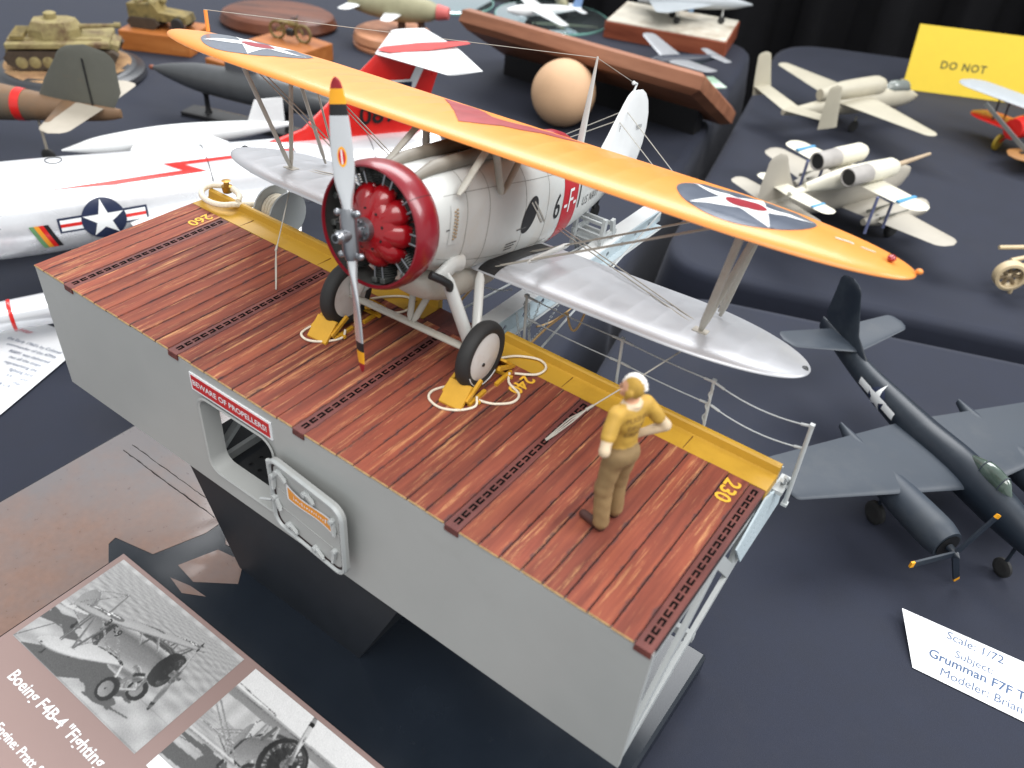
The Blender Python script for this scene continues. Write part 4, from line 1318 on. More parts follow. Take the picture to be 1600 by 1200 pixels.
# ---------------------------------------------------------------- the deck crewman, one continuous figure
class Fig:
    """smooth union of tapered capsules and ellipsoids sampled on a grid and skinned with surface nets"""
    def __init__(s):
        s.prim = []
    def cap(s, a, b, r0, r1, col, k=0.02, sq=(1, 1, 1)):
        s.prim.append(('c', V3(*a), V3(*b), r0, r1, col, k, V3(*sq)))
    def ell(s, c, r, col, k=0.02):
        s.prim.append(('e', V3(*c), V3(*r), 0, 0, col, k, None))
    def field(s, P):
        D = np.full(len(P), 9.0)
        Dm = np.full(len(P), 9.0)
        Cc = np.zeros(len(P), int)
        for i, (t, a, b, r0, r1, col, k, sq) in enumerate(s.prim):
            if t == 'c':
                Q = (P - a) / sq
                ab = (b - a) / sq
                h = np.clip((Q @ ab) / (ab @ ab), 0, 1)
                d = np.linalg.norm(Q - h[:, None] * ab, axis=1) - (r0 + (r1 - r0) * h)
            else:
                q = (P - a) / b
                l = np.linalg.norm(q, axis=1)
                d = (l - 1) * b.min()
            if col in CLOTH:
                d = d + 0.0014 * np.sin(P[:, 2] * 44 + 3.5 * np.sin(P[:, 0] * 19 + i) + 24 * P[:, 1]) + 0.0026 * np.sin(P[:, 0] * 38 - P[:, 2] * 17 + 30 * P[:, 1] + i)
            h = np.clip(0.5 + 0.5 * (D - d) / k, 0, 1)
            D = D * (1 - h) + d * h - k * h * (1 - h)
            m = d < Dm
            Dm = np.where(m, d, Dm)
            Cc = np.where(m, i, Cc)
        return D, Cc
    def mesh(s, lo, hi, h):
        n = np.ceil((np.array(hi) - np.array(lo)) / h).astype(int) + 1
        ax = [lo[i] + h * np.arange(n[i]) for i in range(3)]
        G = np.stack(np.meshgrid(*ax, indexing='ij'), -1)
        D, _ = s.field(G.reshape(-1, 3))
        D = D.reshape(n)
        c = [D[i:n[0] - 1 + i, j:n[1] - 1 + j, k:n[2] - 1 + k] for i in (0, 1) for j in (0, 1) for k in (0, 1)]
        off = [(i, j, k) for i in (0, 1) for j in (0, 1) for k in (0, 1)]
        S = np.stack(c, -1) < 0
        act = S.any(-1) & ~S.all(-1)
        idx = -np.ones(act.shape, int)
        cells = np.argwhere(act)
        idx[act] = np.arange(len(cells))
        val = np.stack(c, -1)[act]
        acc = np.zeros((len(cells), 3))
        cnt = np.zeros(len(cells))
        for a in range(8):
            for b in range(a + 1, 8):
                if sum(abs(off[a][q] - off[b][q]) for q in range(3)) != 1:
                    continue
                va, vb = val[:, a], val[:, b]
                m = (va < 0) != (vb < 0)
                t = np.where(m, va / np.where(m, va - vb, 1), 0)
                p = np.array(off[a]) + t[:, None] * (np.array(off[b]) - np.array(off[a]))
                acc += p * m[:, None]
                cnt += m
        verts = np.array(lo) + h * (cells + acc / cnt[:, None])
        F = []
        for axd in range(3):
            u, v = (axd + 1) % 3, (axd + 2) % 3
            sl0 = [slice(1, -1)] * 3
            A = D < 0
            e = np.zeros(3, int)
            e[axd] = 1
            sh = np.take(A, range(0, n[axd] - 1), axd) != np.take(A, range(1, n[axd]), axd)
            for p in np.argwhere(sh):
                if p[u] < 1 or p[v] < 1 or p[u] >= n[u] - 1 or p[v] >= n[v] - 1:
                    continue
                q = []
                for du, dv in ((-1, -1), (0, -1), (0, 0), (-1, 0)):
                    w = p.copy()
                    w[u] += du
                    w[v] += dv
                    q.append(idx[tuple(w)])
                if min(q) < 0:
                    continue
                F.append(tuple(q) if A[tuple(p)] else tuple(q[::-1]))
        _, C_ = s.field(verts)
        return verts, F, [s.prim[i][5] for i in C_]

YEL, CRM, KHK, SHOE, SKN, WHT = lin((180, 142, 58)), lin((206, 184, 154)), lin((134, 110, 74)), lin((70, 40, 34)), lin((208, 156, 124)), lin((236, 232, 224))
CLOTH = (YEL, KHK, CRM)
fg = Fig()
# metres at life size: x to his right, y forward, z up
for s_, fx, fy, yawf in ((1, 0.11, 0.05, -0.1), (-1, -0.13, -0.02, 0.2)):
    hip, knee, ank = (0.085 * s_, 0, 0.90), (fx * 0.9 + 0.005 * s_, fy * 0.6 + 0.03, 0.50), (fx, fy - 0.02, 0.10)
    fg.cap(hip, knee, 0.106, 0.088, KHK, 0.05)
    fg.cap(knee, (ank[0], ank[1], 0.115), 0.088, 0.084, KHK, 0.03)
    cy, sy = math.cos(yawf), math.sin(yawf)
    fg.cap((fx, fy - 0.03, 0.045), (fx + 0.2 * sy * -1, fy + 0.2 * cy, 0.04), 0.05, 0.044, SHOE, 0.015)
fg.ell((0, -0.02, 0.95), (0.145, 0.115, 0.12), KHK, 0.05)
fg.ell((0, -0.075, 0.90), (0.115, 0.065, 0.09), KHK, 0.05)
fg.ell((0, 0.0, 1.10), (0.135, 0.098, 0.14), YEL, 0.05)
fg.ell((0, -0.005, 1.30), (0.168, 0.112, 0.16), YEL, 0.05)
fg.cap((-0.15, 0, 1.41), (0.15, 0, 1.41), 0.075, 0.075, YEL, 0.05)
fg.cap((0, 0.0, 1.44), (0, 0.02, 1.53), 0.07, 0.062, SKN, 0.03)
fg.ell((0, 0.0, 1.475), (0.095, 0.085, 0.03), CRM, 0.012)
for s_ in (1, -1):
    sh, el = (0.19 * s_, -0.01, 1.40), (0.37 * s_, -0.13, 1.17)
    mid = (0.30 * s_, -0.075, 1.265)
    fg.cap(sh, mid, 0.072, 0.068, YEL, 0.04)
    fg.cap(mid, el, 0.053, 0.05, CRM, 0.012)
    wr = (0.20 * s_, 0.04, 1.01)
    fg.cap(el, wr, 0.051, 0.037, CRM, 0.02)
    # palm on the hip with four fingers forward and the thumb behind
    pc = (0.165 * s_, 0.085, 0.975)
    fg.cap(wr, pc, 0.036, 0.034, SKN, 0.015)
    for q, (fz_, ln) in enumerate(((1.0, 0.075), (0.98, 0.085), (0.96, 0.08), (0.942, 0.065))):
        b0 = (0.155 * s_, 0.105, fz_)
        m0 = (0.13 * s_, 0.105 + ln * 0.45, fz_ - 0.008)
        fg.cap(b0, m0, 0.0115, 0.0105, SKN, 0.005)
        fg.cap(m0, (0.095 * s_, 0.1 + ln * 0.55, fz_ - 0.02), 0.0105, 0.009, SKN, 0.005)
    fg.cap((0.175 * s_, 0.06, 0.995), (0.17 * s_, 0.03, 1.035), 0.013, 0.011, SKN, 0.006)
# head turned to his left, in a close cloth helmet with a pale stripe
ht = math.radians(28)
def hd(x, y, z):
    return (x * math.cos(ht) - y * math.sin(ht), x * math.sin(ht) + y * math.cos(ht) + 0.02, z)
fg.ell(hd(0, 0.015, 1.62), (0.082, 0.095, 0.115), SKN, 0.01)
fg.ell(hd(0, -0.012, 1.645), (0.089, 0.098, 0.112), YEL, 0.012)
for s_ in (1, -1):
    fg.cap(hd(0.085 * s_, 0.01, 1.61), hd(0.07 * s_, 0.035, 1.53), 0.03, 0.016, YEL, 0.015)
    fg.ell(hd(0.094 * s_, -0.005, 1.61), (0.018, 0.03, 0.036), YEL, 0.012)
for a in np.linspace(-1.4, 1.5, 9):
    fg.ell(hd(0, -0.012 - 0.094 * math.sin(a), 1.645 + 0.108 * math.cos(a)), (0.03, 0.026, 0.021), WHT, 0.012)
fg.cap(hd(0, 0.105, 1.625), hd(0, 0.118, 1.59), 0.012, 0.017, SKN, 0.012)           # nose
fg.ell(hd(0, 0.085, 1.535), (0.035, 0.03, 0.025), SKN, 0.02)                          # chin
fg.ell(hd(0, 0.103, 1.563), (0.024, 0.01, 0.007), lin((160, 90, 80)), 0.004)          # mouth
for s_ in (1, -1):
    fg.ell(hd(0.034 * s_, 0.096, 1.628), (0.013, 0.008, 0.008), lin((40, 32, 28)), 0.004)
    fg.cap(hd(0.018 * s_, 0.104, 1.648), hd(0.052 * s_, 0.092, 1.648), 0.007, 0.006, lin((96, 64, 44)), 0.004)
    fg.ell(hd(0.04 * s_, 0.085, 1.59), (0.025, 0.02, 0.02), SKN, 0.015)
fv, ff, fc = fg.mesh((-0.5, -0.3, -0.02), (0.5, 0.34, 1.8), 0.0115)
K = 5.35 / 1.76
mb = MB()
mb.v = [(x * K * 0.93, y * K * 0.95, z * K) for x, y, z in fv]
mb.f = ff
mb.m = [0] * len(ff)
mb.c = list(fc)
FACE = math.radians(70)
per = mb.build('person', mat('figure_paint', (200, 170, 90), 0.65, var=0.12, vs=260, attr=True, dirt=((104, 78, 50), 380, 0.55, 0.35)), smooth=180, loc=(21.9, 3.0, 0.01), rot=(0, 0, FACE), recalc=False)
tag(per, 'figure in yellow jersey and cloth helmet, khaki trousers, hands on hips, watching the biplane', 'person')
tx = MB()
for i, t in enumerate(('FLIGHT', 'DECK', 'CREW')):
    v, f = text2d(t, 0.22, True)
    for (a, b), in zip(v):
        pass
    def back(a, b, i=i):
        x, z = a, (1.365 - i * 0.085) * K + b
        y = -0.30 * K
        # walk forward until the jersey surface is met
        for st in range(40):
            d, _ = fg.field(np.array([[x / K, y / K, z / K]]))
            if d[0] < 0.007:
                break
            y += max(d[0] * 0.9, 0.002) * K
        return (x * 0.93, y * 0.95, z)
    decal(tx, v, f, back, 0.3)
tx.build('jersey_lettering', mat('faded_ink', (136, 104, 48), 0.7), per, smooth=0, recalc=False)

# ---------------------------------------------------------------- information boards and papers
M_board = mat('mauve_board', (142, 120, 115), 0.45, var=0.03, vs=20, bump=0.05, bs=600)
GR = lambda g: mat('photo_grey_%d' % g, (g, g, g), 0.35, var=0.10, vs=500)
bd = root('information_board', 'mauve information board with two black and white aeroplane photographs and white lettering', 'information board', (2.75, -14.4, PZ + 0.02))
BX, BY = 2.75, -14.4
MB().box(0, 17.8, 0, 12.15, 0, 0.14, ch=0.02).build('board', M_board, bd, smooth=0)
def flat(pts, m, z, name, par=None):
    return decal(MB(), *poly([(a - BX, b - BY) for a, b in pts]), lambda a, b: (a, b, z), 50).build(name, m, par or bd, smooth=0, recalc=False)
bpy.context.view_layer.update()
def tree(o):
    out = [o]
    for c in o.children:
        out += tree(c)
    return out
_inv = air.matrix_world.inverted()
_tri, _grey = [], []
for o in tree(air):
    if o.type != 'MESH':
        continue
    me = o.data
    me.calc_loop_triangles()
    co = np.empty(len(me.vertices) * 3)
    me.vertices.foreach_get('co', co)
    M_ = np.array(_inv @ o.matrix_world)
    co = (co.reshape(-1, 3) @ M_[:3, :3].T + M_[:3, 3]) / CM
    ti = np.empty(len(me.loop_triangles) * 3, int)
    me.loop_triangles.foreach_get('vertices', ti)
    mi_ = np.empty(len(me.loop_triangles), int)
    me.loop_triangles.foreach_get('material_index', mi_)
    gm_ = np.array([GREY.get(m.name, 120) for m in me.materials] or [120])
    _tri.append(co[ti.reshape(-1, 3)])
    _grey.append(gm_[np.clip(mi_, 0, len(gm_) - 1)])
_tri, _grey = np.concatenate(_tri), np.concatenate(_grey)
def picture(tl, tr, bl, cam_dir, elev, look, scale, sun, seed):
    """flat black and white print of the same type of aeroplane on its airfield, as a fine grid of greys"""
    tl, tr, bl = Vector(tl), Vector(tr), Vector(bl)
    nu, nv = 264, 166
    rs = np.random.RandomState(seed)
    d = np.array([*cam_dir, 0.0])
    d /= np.linalg.norm(d)
    fw = -d * math.cos(elev) + np.array([0, 0, -math.sin(elev)])
    rt = np.cross(fw, [0, 0, 1.0])
    rt /= np.linalg.norm(rt)
    up = np.cross(rt, fw)
    eye = np.array(look) - fw * 40
    nrm = np.cross(_tri[:, 1] - _tri[:, 0], _tri[:, 2] - _tri[:, 0])
    ar = np.linalg.norm(nrm, axis=1)
    ar = np.where(ar < 1e-9, 1e-9, ar)
    nn = nrm / ar[:, None]
    sun = np.array(sun) / np.linalg.norm(sun)
    idx = np.concatenate([rs.choice(len(ar), 900000, p=np.sqrt(ar) / np.sqrt(ar).sum()), rs.choice(len(ar), 900000, p=ar / ar.sum())])
    r1, r2 = rs.rand(len(idx)), rs.rand(len(idx))
    fl = r1 + r2 > 1
    r1, r2 = np.where(fl, 1 - r1, r1), np.where(fl, 1 - r2, r2)
    pt = _tri[idx, 0] + (_tri[idx, 1] - _tri[idx, 0]) * r1[:, None] + (_tri[idx, 2] - _tri[idx, 0]) * r2[:, None]
    # body axes are tail-down on the ground: tilt the figure the same way
    c_, s_ = math.cos(0.186), math.sin(0.186)
    R_ = np.array([[1, 0, 0], [0, c_, s_], [0, -s_, c_]])
    pt = pt @ R_.T
    nn = nn @ R_.T
    def proj_(p):
        q = p - eye
        z = q @ fw
        return 0.5 + scale * (q @ rt) / z, 0.5 - scale * 1.6 * (q @ up) / z, z
    jj, ii = np.meshgrid(np.arange(nv), np.arange(nu))
    u, w = ii / (nu - 1), jj / (nv - 1)
    # ground seen in perspective
    ry = (0.5 - w) / (scale * 1.6)
    rx = (u - 0.5) / scale
    dz = fw[2] + ry * up[2]
    g = np.where(dz > -0.03, 205 + 16 * (0.5 - w), 0)
    t = np.where(dz < -0.03, -eye[2] / np.where(dz < -0.03, dz, -1), 1)
    gx = eye[0] + t * (fw[0] + rx * rt[0] + ry * up[0])
    gy = eye[1] + t * (fw[1] + rx * rt[1] + ry * up[1])
    gr_ = 158 + 9 * np.sin(gx * 0.9 + np.sin(gy * 0.7)) + 7 * np.sin(gy * 1.7 + 1.3) + 14 * (np.abs((gx * 0.35 + gy * 0.2) % 4 - 2) < 0.07) * -1.5
    g = np.where(dz > -0.03, g, gr_)
    far = (dz > -0.10) & (dz < -0.03)
    g = np.where(far, 176 + 10 * np.sin(u * 60), g)
    sh_p = pt - sun * (pt[:, 2] / sun[2])[:, None]
    a_, b_, _z = proj_(sh_p)
    k = (a_ > 0) & (a_ < 1) & (b_ > 0) & (b_ < 1)
    g[(a_[k] * (nu - 1)).astype(int), (b_[k] * (nv - 1)).astype(int)] = 78
    sh_ = _grey[idx] * (0.42 + 0.5 * np.abs(nn[idx] @ sun) + 0.18 * np.clip(nn[idx, 2], 0, 1))
    a_, b_, z_ = proj_(pt)
    k = (a_ > 0) & (a_ < 1) & (b_ > 0) & (b_ < 1)
    od = np.argsort(-z_[k])
    g[(a_[k][od] * (nu - 1)).astype(int), (b_[k][od] * (nv - 1)).astype(int)] = sh_[k][od]
    p_ = np.pad(g, 1, mode='edge')
    g = (p_[1:-1, 1:-1] * 4 + p_[:-2, 1:-1] + p_[2:, 1:-1] + p_[1:-1, :-2] + p_[1:-1, 2:]) / 8
    g = np.clip(g + rs.normal(0, 4, g.shape), 18, 238)
    mb = MB()
    P_ = [tl + (tr - tl) * (i / (nu - 1)) + (bl - tl) * (j / (nv - 1)) for i in range(nu) for j in range(nv)]
    mb.v = [(p.x - BX, p.y - BY, 0.152) for p in P_]
    mb.f = [(i * nv + j, i * nv + j + 1, (i + 1) * nv + j + 1, (i + 1) * nv + j) for i in range(nu - 1) for j in range(nv - 1)]
    mb.m = [0] * len(mb.f)
    mb.c = [lin((x, x, x)) for x in g.ravel()]
    return mb.build('photograph', mat('photo_print', (128, 128, 128), 0.35, var=0.03, vs=400, attr=True), bd, smooth=0, recalc=False)
picture((3.05, -2.45), (10.7, -2.45), (3.05, -7.25), (-0.88, -0.5), 0.26, (0.2, 4.6, 4.0), 1.8, (0.35, -0.25, 0.9), 3)
label_part('photo_number', '3-F-9', 0.46, GR(50), bd, lambda a, b: (5.7 + a - BX, -4.72 - 0.1 * a + b - BY, 0.16), True, h=9)
picture((11.35, -2.45), (19.0, -2.45), (11.35, -7.25), (-0.35, -0.93), 0.12, (1.5, 1.0, 4.2), 2.2, (0.35, -0.4, 0.9), 5)
flat([(11.35, -6.75), (12.9, -6.75), (12.9, -7.25), (11.35, -7.25)], M_paper, 0.156, 'photo_caption')
wt = lambda x, y: (lambda a, b: (x + a - BX, y + b - BY, 0.15))
label_part('title_lettering', 'Boeing F4B-4 "Fighting', 0.62, M_paper, bd, wt(4.55, -8.15), True, 'LEFT', 9)
label_part('caption_lettering', 'Engine: Pratt &', 0.46, M_paper, bd, wt(6.1, -9.55), True, 'LEFT', 9)
label_part('caption_lettering', 'Le', 0.46, M_paper, bd, wt(10.6, -9.1), True, 'LEFT', 9)

# folded description sheet beside the silver jet
sh = root('description_sheet', 'white printed sheet with pink heading lying left of the deck hull', 'paper sheet', (-11.0, 2.0, TZ + 0.02), (0, 0, math.radians(38)))
hx = Matrix.Rotation(math.radians(38), 2)
def sl(px_, py_):
    d = hx.inverted() @ (Vector((px_, py_)) - Vector((-11.0, 2.0)))
    return (d.x, d.y)
cr = [sl(-15.9, 5.7), sl(-12.7, 4.4), sl(-10.9, -0.4), sl(-24, -8), sl(-30, 1.8)]
decal(MB(), *poly(cr), lambda a, b: (a, b, 0.12 + 0.02 * math.sin(a)), 2.0).build('paper', M_paper, sh, smooth=60, recalc=False)
# text lines run parallel to the sheet's upper edge, set flush to the right
def tl_(px_, py_):
    dx, dy = 0.9523, 0.3051
    return lambda a, b: (*sl(px_ + dx * a - dy * b, py_ + dy * a + dx * b), 0.17)
label_part('heading', 'Starfighter', 0.5, mat('pink_ink', (206, 96, 112), 0.6), sh, tl_(-16.3, 4.5), False, 'RIGHT', 3)
M_ink = mat('grey_ink', (88, 98, 124), 0.6)
for t, p in (('the Early 1960\'s by Colonel', (-13.34, 4.49)), ('commander of the 479th', (-13.17, 4.06)), ('80891 was delivered', (-13.02, 3.6)), ('out all the stops', (-13.08, 3.14)), ('representing the', (-12.8, 2.75)), ('fighting bird', (-12.57, 2.36)), ('it\'s      and', (-12.39, 1.96)), ('that', (-12.35, 1.56)), ('AFB CA', (-12.6, 1.1))):
    label_part('text_line', t, 0.33, M_ink, sh, tl_(*p), False, 'RIGHT', 3)

# card naming the dark twin-engined model
cd = root('name_card', 'white card with the words Grumman F7F printed in blue at the right edge', 'name card', (34.5, 17.0, TZ + 0.03), (0, 0, math.radians(5)))
MB().add([(-3.72, 1.02, 0.45), (5, 1.2, 0.45), (5, -1.6, 0.02), (-2.65, -1.55, 0.02)], [(0, 1, 2, 3)]).build('card', M_paper, cd, smooth=0, recalc=False)
def cz(a, b):
    return (a, b, 0.02 + (b + 1.55) / 2.6 * 0.43 + 0.012)
M_bi = mat('blue_ink', (62, 84, 118), 0.6)
for (t, s, x, y, bo) in (('Scale: 1/72', 0.55, -0.55, 0.72, False), ('Subject:', 0.5, -0.45, 0.0, False), ('Grumman F7F Tige', 0.58, 0.05, -0.5, True), ('Modeler: Brian C', 0.55, 0.3, -1.12, False)):
    label_part('card_lettering', t, s, M_bi, cd, lambda a, b, x=x, y=y: cz(x + a, y + b), bo, h=9)
# ---------------------------------------------------------------- other models on the tables
def heading(ax, ay):
    """rotation that points a model's tail (+y) along the table direction (ax, ay)"""
    return (0, 0, math.atan2(-ax, ay))
def surf(par, name, m, secs, tip=0.0, k=4, camber=0.0):
    mb = MB()
    aero(mb, rounded(secs, k, tip) if tip else secs, camber=camber)
    return mb.build(name, m, par, smooth=50)
def pair(par, name, m, root_le, root_te, tip_le, tip_te, th, tip=0.5):
    """left and right surface from one half"""
    out = []
    for s in (1, -1):
        f = lambda p: (p[0] * s, p[1], p[2])
        out.append(surf(par, name, m, [(f(root_le), f(root_te), th, (0, 0, 1)), (f(tip_le), f(tip_te), th * 0.5, (0, 0, 1))], tip, 5))
    return out
def wheel_leg(par, x, y, ztop, r, m_leg, w=0.14):
    lg = MB().tube([(x, y, ztop), (x, y, r)], 0.09, 8).build('gear_leg', m_leg, par, smooth=50)
    MB().lathe([(0, -w), (r * .5, -w), (r * .8, -w), (r, -w * .5), (r, w * .5), (r * .8, w), (r * .5, w), (0, w)], 20, 'x', (x, y, r)).build('wheel', M_tyre, lg, smooth=50)

# ---- large silver jet with the red tail
M_nat = mat('polished_metal', (226, 227, 230), 0.26, metal=0.45, var=0.05, vs=14, bump=0.03, bs=120, dirt=((170, 172, 178), 12, 0.55, 0.5))
M_jw = mat('jet_gloss_white', (234, 236, 236), 0.25, var=0.02, coat=0.3)
M_jr = mat('jet_red', (206, 34, 28), 0.3, var=0.04, coat=0.3)
M_jnavy = mat('insignia_navy', (28, 38, 66), 0.4)
jet = root('silver_jet', 'large polished silver jet model with red fin and white T-tail behind the deck', 'model aircraft', (-8.8, 31.9, TZ), heading(0.435, 0.90))
JT = [(-54, 5.6, 5.4, 0.1), (-48, 6.4, 4.4, 1.0), (-40, 7.6, 3.6, 1.9), (-34, 8.2, 3.1, 2.2), (-28, 8.3, 2.9, 2.5), (-20, 8.0, 2.9, 2.5), (-12, 7.7, 3.1, 2.35), (-5, 7.4, 3.5, 2.0), (0, 7.1, 3.9, 1.6)]
jb = body(MB(), JT, -54, 0, 70, 36, 2.0).build('fuselage', M_nat, jet, smooth=60)
MB().lathe([(1.45, -1.2), (1.62, -0.6), (1.58, 0.05), (1.4, 0.06), (1.2, -1.5), (0, -2.5)], 32, 'y', (0, 0, 5.5)).build('jet_nozzle', M_darkmetal, jet, smooth=50)
def jside(y, z, off=0.03):
    t, b, w = hermite(JT, y)
    zc, hh = (t + b) / 2, (t - b) / 2
    q = min(0.999, abs((z - zc) / hh))
    return (w * math.sqrt(1 - q * q) + off, y, z)
def jtop(x, y, off=0.03):
    t, b, w = hermite(JT, y)
    zc, hh = (t + b) / 2, (t - b) / 2
    return (x, y, zc + hh * math.sqrt(max(0, 1 - (x / w) ** 2)) + off)
for s in (1, -1):
    it = MB()
    body(it, [(-31, 6.9, 3.9, 0.15), (-29.5, 7.2, 3.6, 0.9), (-26, 7.3, 3.5, 1.2), (-20, 7.0, 3.6, 1.0), (-13, 6.3, 4.2, 0.2)], -31, -13, 24, 20, 2.0, xc=s * 2.0)
    it.build('intake_duct', M_nat, jet, smooth=60)
    MB().lathe([(0, 0), (0.72, 0), (0.2, -1.6), (0, -1.9)], 20, 'y', (s * 2.1, -30.8, 5.4)).build('intake_cone', mat('cone_tan', (196, 160, 112), 0.5), jet, smooth=40)
    w = surf(jet, 'wing', M_jw, [((2.2 * s, -21.5, 5.2), (2.2 * s, -10.5, 5.2), 0.28, (0, 0, 1)), ((11.4 * s, -19.0, 3.9), (11.4 * s, -13.6, 3.9), 0.12, (0, 0, 1))])
    tk = MB()
    body(tk, [(-23.8, 3.75, 3.65, 0.06), (-21.0, 4.4, 3.0, 0.65), (-16.5, 4.65, 2.75, 0.95), (-11.5, 4.4, 3.0, 0.7), (-7.0, 3.85, 3.55, 0.12)], -23.8, -7.0, 30, 20, 2.0, xc=12.2 * s)
    tk = tk.build('tip_tank', M_jw, jet, smooth=60)
    for q in (0.0, 1.6):
        surf(tk, 'tank_fin', M_jw, [((12.2 * s, -10.6, 4.0), (12.2 * s, -7.6, 4.0), 0.08, (1, 0, 0)), ((12.2 * s + q * s, -9.8, 5.9 - q * 0.9), (12.2 * s + q * s, -7.6, 5.9 - q * 0.9), 0.05, (1, 0, 0))])
    ut = MB()
    body(ut, [(-35, 2.3, 2.2, 0.05), (-31, 3.0, 1.5, 0.75), (-23, 3.2, 1.3, 0.95), (-13, 2.3, 2.1, 0.1)], -35, -13, 24, 18, 2.0, xc=6.2 * s)
    ut = ut.build('drop_tank', M_nat, jet, smooth=60)
    for yb in (-28.6,):
        MB().lathe([(0.86, 0), (0.89, 0.03), (0.89, 0.16), (0.86, 0.2)], 28, 'y', (6.2 * s, yb, 2.25), close=True).build('red_ring', M_jr, ut, smooth=40)
    MB().box(6.1 * s - 0.08, 6.1 * s + 0.08, -23, -17, 3.0, 4.8).build('pylon', M_jw, ut, smooth=0)
    surf(ut, 'tank_fin', M_jr, [((6.2 * s, -16.0, 2.3), (6.2 * s, -13.4, 2.3), 0.06, (0, 0, 1)), ((7.6 * s, -15.0, 2.0), (7.6 * s, -13.4, 2.0), 0.04, (0, 0, 1))])
    wheel_leg(jet, 3.4 * s, -19.0, 4.0, 1.0, M_nat, 0.35)
wheel_leg(jet, 0, -37, 4.0, 0.9, M_nat, 0.3)
# fin and T-tail
surf(jet, 'fin', M_jr, [((0, -13.0, 7.4), (0, -1.2, 7.1), 0.3, (1, 0, 0)), ((0, -9.6, 8.3), (0, -1.0, 8.0), 0.26, (1, 0, 0)), ((0, -4.4, 12.6), (0, 0.6, 12.6), 0.14, (1, 0, 0))])
for s in (1, -1):
    surf(jet, 'tailplane', M_jw, [((0.05 * s, -4.4, 12.7), (0.05 * s, 1.4, 12.7), 0.18, (0, 0, 1)), ((4.7 * s, -1.4, 12.6), (4.7 * s, 1.1, 12.6), 0.07, (0, 0, 1))])
v, f = poly([(-4.7, 0), (-4.0, -0.7), (-1.0, -0.9), (2.6, -0.35), (2.6, 0.35), (-1.0, 0.9), (-4.0, 0.7)])
decal(MB(), v, f, lambda a, b: (b * 0.9, a * 0.9, 12.92 - 0.02 * abs(b)), 0.8).build('tail_stripe', M_jr, jet, smooth=0, recalc=False)
label_part('serial_number', '0891', 1.75, M_black, jet, lambda a, b: (0.34, -4.0 + a, 8.75 + b), True, h=9)
for (pts, m, o_) in (([(-7.4, 10.6), (-6.7, 11.3), (-3.6, 10.0), (-3.9, 9.3)], M_jw, 0.3), ([(-2.2, 10.6), (-1.7, 10.3), (-0.8, 12.0), (-1.3, 12.3)], M_jw, 0.28),
                     ([(-4.3, 11.0), (-1.7, 10.9), (-1.9, 9.6), (-3.0, 8.7), (-4.1, 9.7)], M_jw, 0.31), ([(-4.1, 10.85), (-1.9, 10.75), (-2.1, 9.7), (-3.0, 8.95), (-3.9, 9.8)], M_jnavy, 0.33),
                     ([(-3.9, 10.2), (-3.2, 9.9), (-3.2, 9.2), (-3.7, 9.6)], M_orange, 0.35), ([(-2.1, 10.1), (-2.8, 9.8), (-2.8, 9.2), (-2.3, 9.6)], M_orange, 0.35), ([(-3.12, 10.7), (-2.88, 10.7), (-2.88, 9.8), (-3.12, 9.8)], M_jr, 0.35)):
    decal(MB(), *poly(pts), lambda a, b, o_=o_: (o_ - 0.02 * (b - 8), a, b), 5).build('fin_marking', m, jet, smooth=0, recalc=False)
# red flash along the spine and national insignia on the duct
for (pts, m) in (([(-42, 7.32), (-17.6, 7.3), (-18.6, 7.66), (-10.5, 7.5), (-10.5, 7.4), (-17.4, 7.52), (-16.2, 7.12), (-42, 7.12)], M_jr), ([(-44, 6.7), (-33, 7.0), (-27.2, 6.1), (-33, 5.5), (-44, 5.6)], M_jr)):
    decal(MB(), *poly(pts), lambda a, b: jside(a, b, 0.04), 0.6).build('red_flash', m, jet, smooth=0, recalc=False)
def dsurf(y, z, off):
    t, b, w = hermite([(-31, 6.9, 3.9, 0.15), (-29.5, 7.2, 3.6, 0.9), (-26, 7.3, 3.5, 1.2), (-20, 7.0, 3.6, 1.0), (-13, 6.3, 4.2, 0.2)], y)
    zc, hh = (t + b) / 2, (t - b) / 2
    q = min(0.98, abs((z - zc) / hh))
    return (2.0 + w * math.sqrt(1 - q * q) + off, y, z)
IY, IZ = -22.6, 5.6
for k_, (m, y0) in enumerate(((M_orange, -26.3), (mat('band_green', (96, 140, 96), 0.4), -26.55), (M_jr, -26.05), (M_black, -25.8))):
    decal(MB(), *poly([(y0 + 0.5, 4.3), (y0 + 0.75, 4.3), (y0 + 0.25, 5.8), (y0, 5.8)]), lambda a, b: dsurf(a, b, 0.04), 0.3).build('squadron_band', m, jet, smooth=0, recalc=False)
ins = decal(MB(), *poly([(IY - 2.45, IZ - 0.45), (IY + 2.45, IZ - 0.45), (IY + 2.45, IZ + 0.45), (IY - 2.45, IZ + 0.45)]), lambda a, b: dsurf(a, b, 0.03), 0.4).build('insignia', M_jnavy, jet, smooth=60, recalc=False)
for (p, m, o_) in ((poly([(IY - 2.33, IZ - 0.33), (IY + 2.33, IZ - 0.33), (IY + 2.33, IZ + 0.33), (IY - 2.33, IZ + 0.33)]), M_jw, 0.04), (poly([(IY - 2.33, IZ - 0.1), (IY + 2.33, IZ - 0.1), (IY + 2.33, IZ + 0.1), (IY - 2.33, IZ + 0.1)]), M_jr, 0.05),
                   (disc(IY, IZ, 1.22), M_jnavy, 0.06), (star(IY, IZ, 1.16), M_jw, 0.075)):
    decal(MB(), *p, lambda a, b, o_=o_: dsurf(a, b, o_), 0.3).build('insignia_mark', m, ins, smooth=60, recalc=False)
for y in (-34, -27.6, -24.4):
    MB().tube([jtop(0.45 * math.cos(a), y + 0.45 * math.sin(a), 0.02) for a in np.linspace(0, 6.283, 20, endpoint=False)], 0.025, 5, closed=True).build('filler_cap', M_darkmetal, jet, smooth=60)
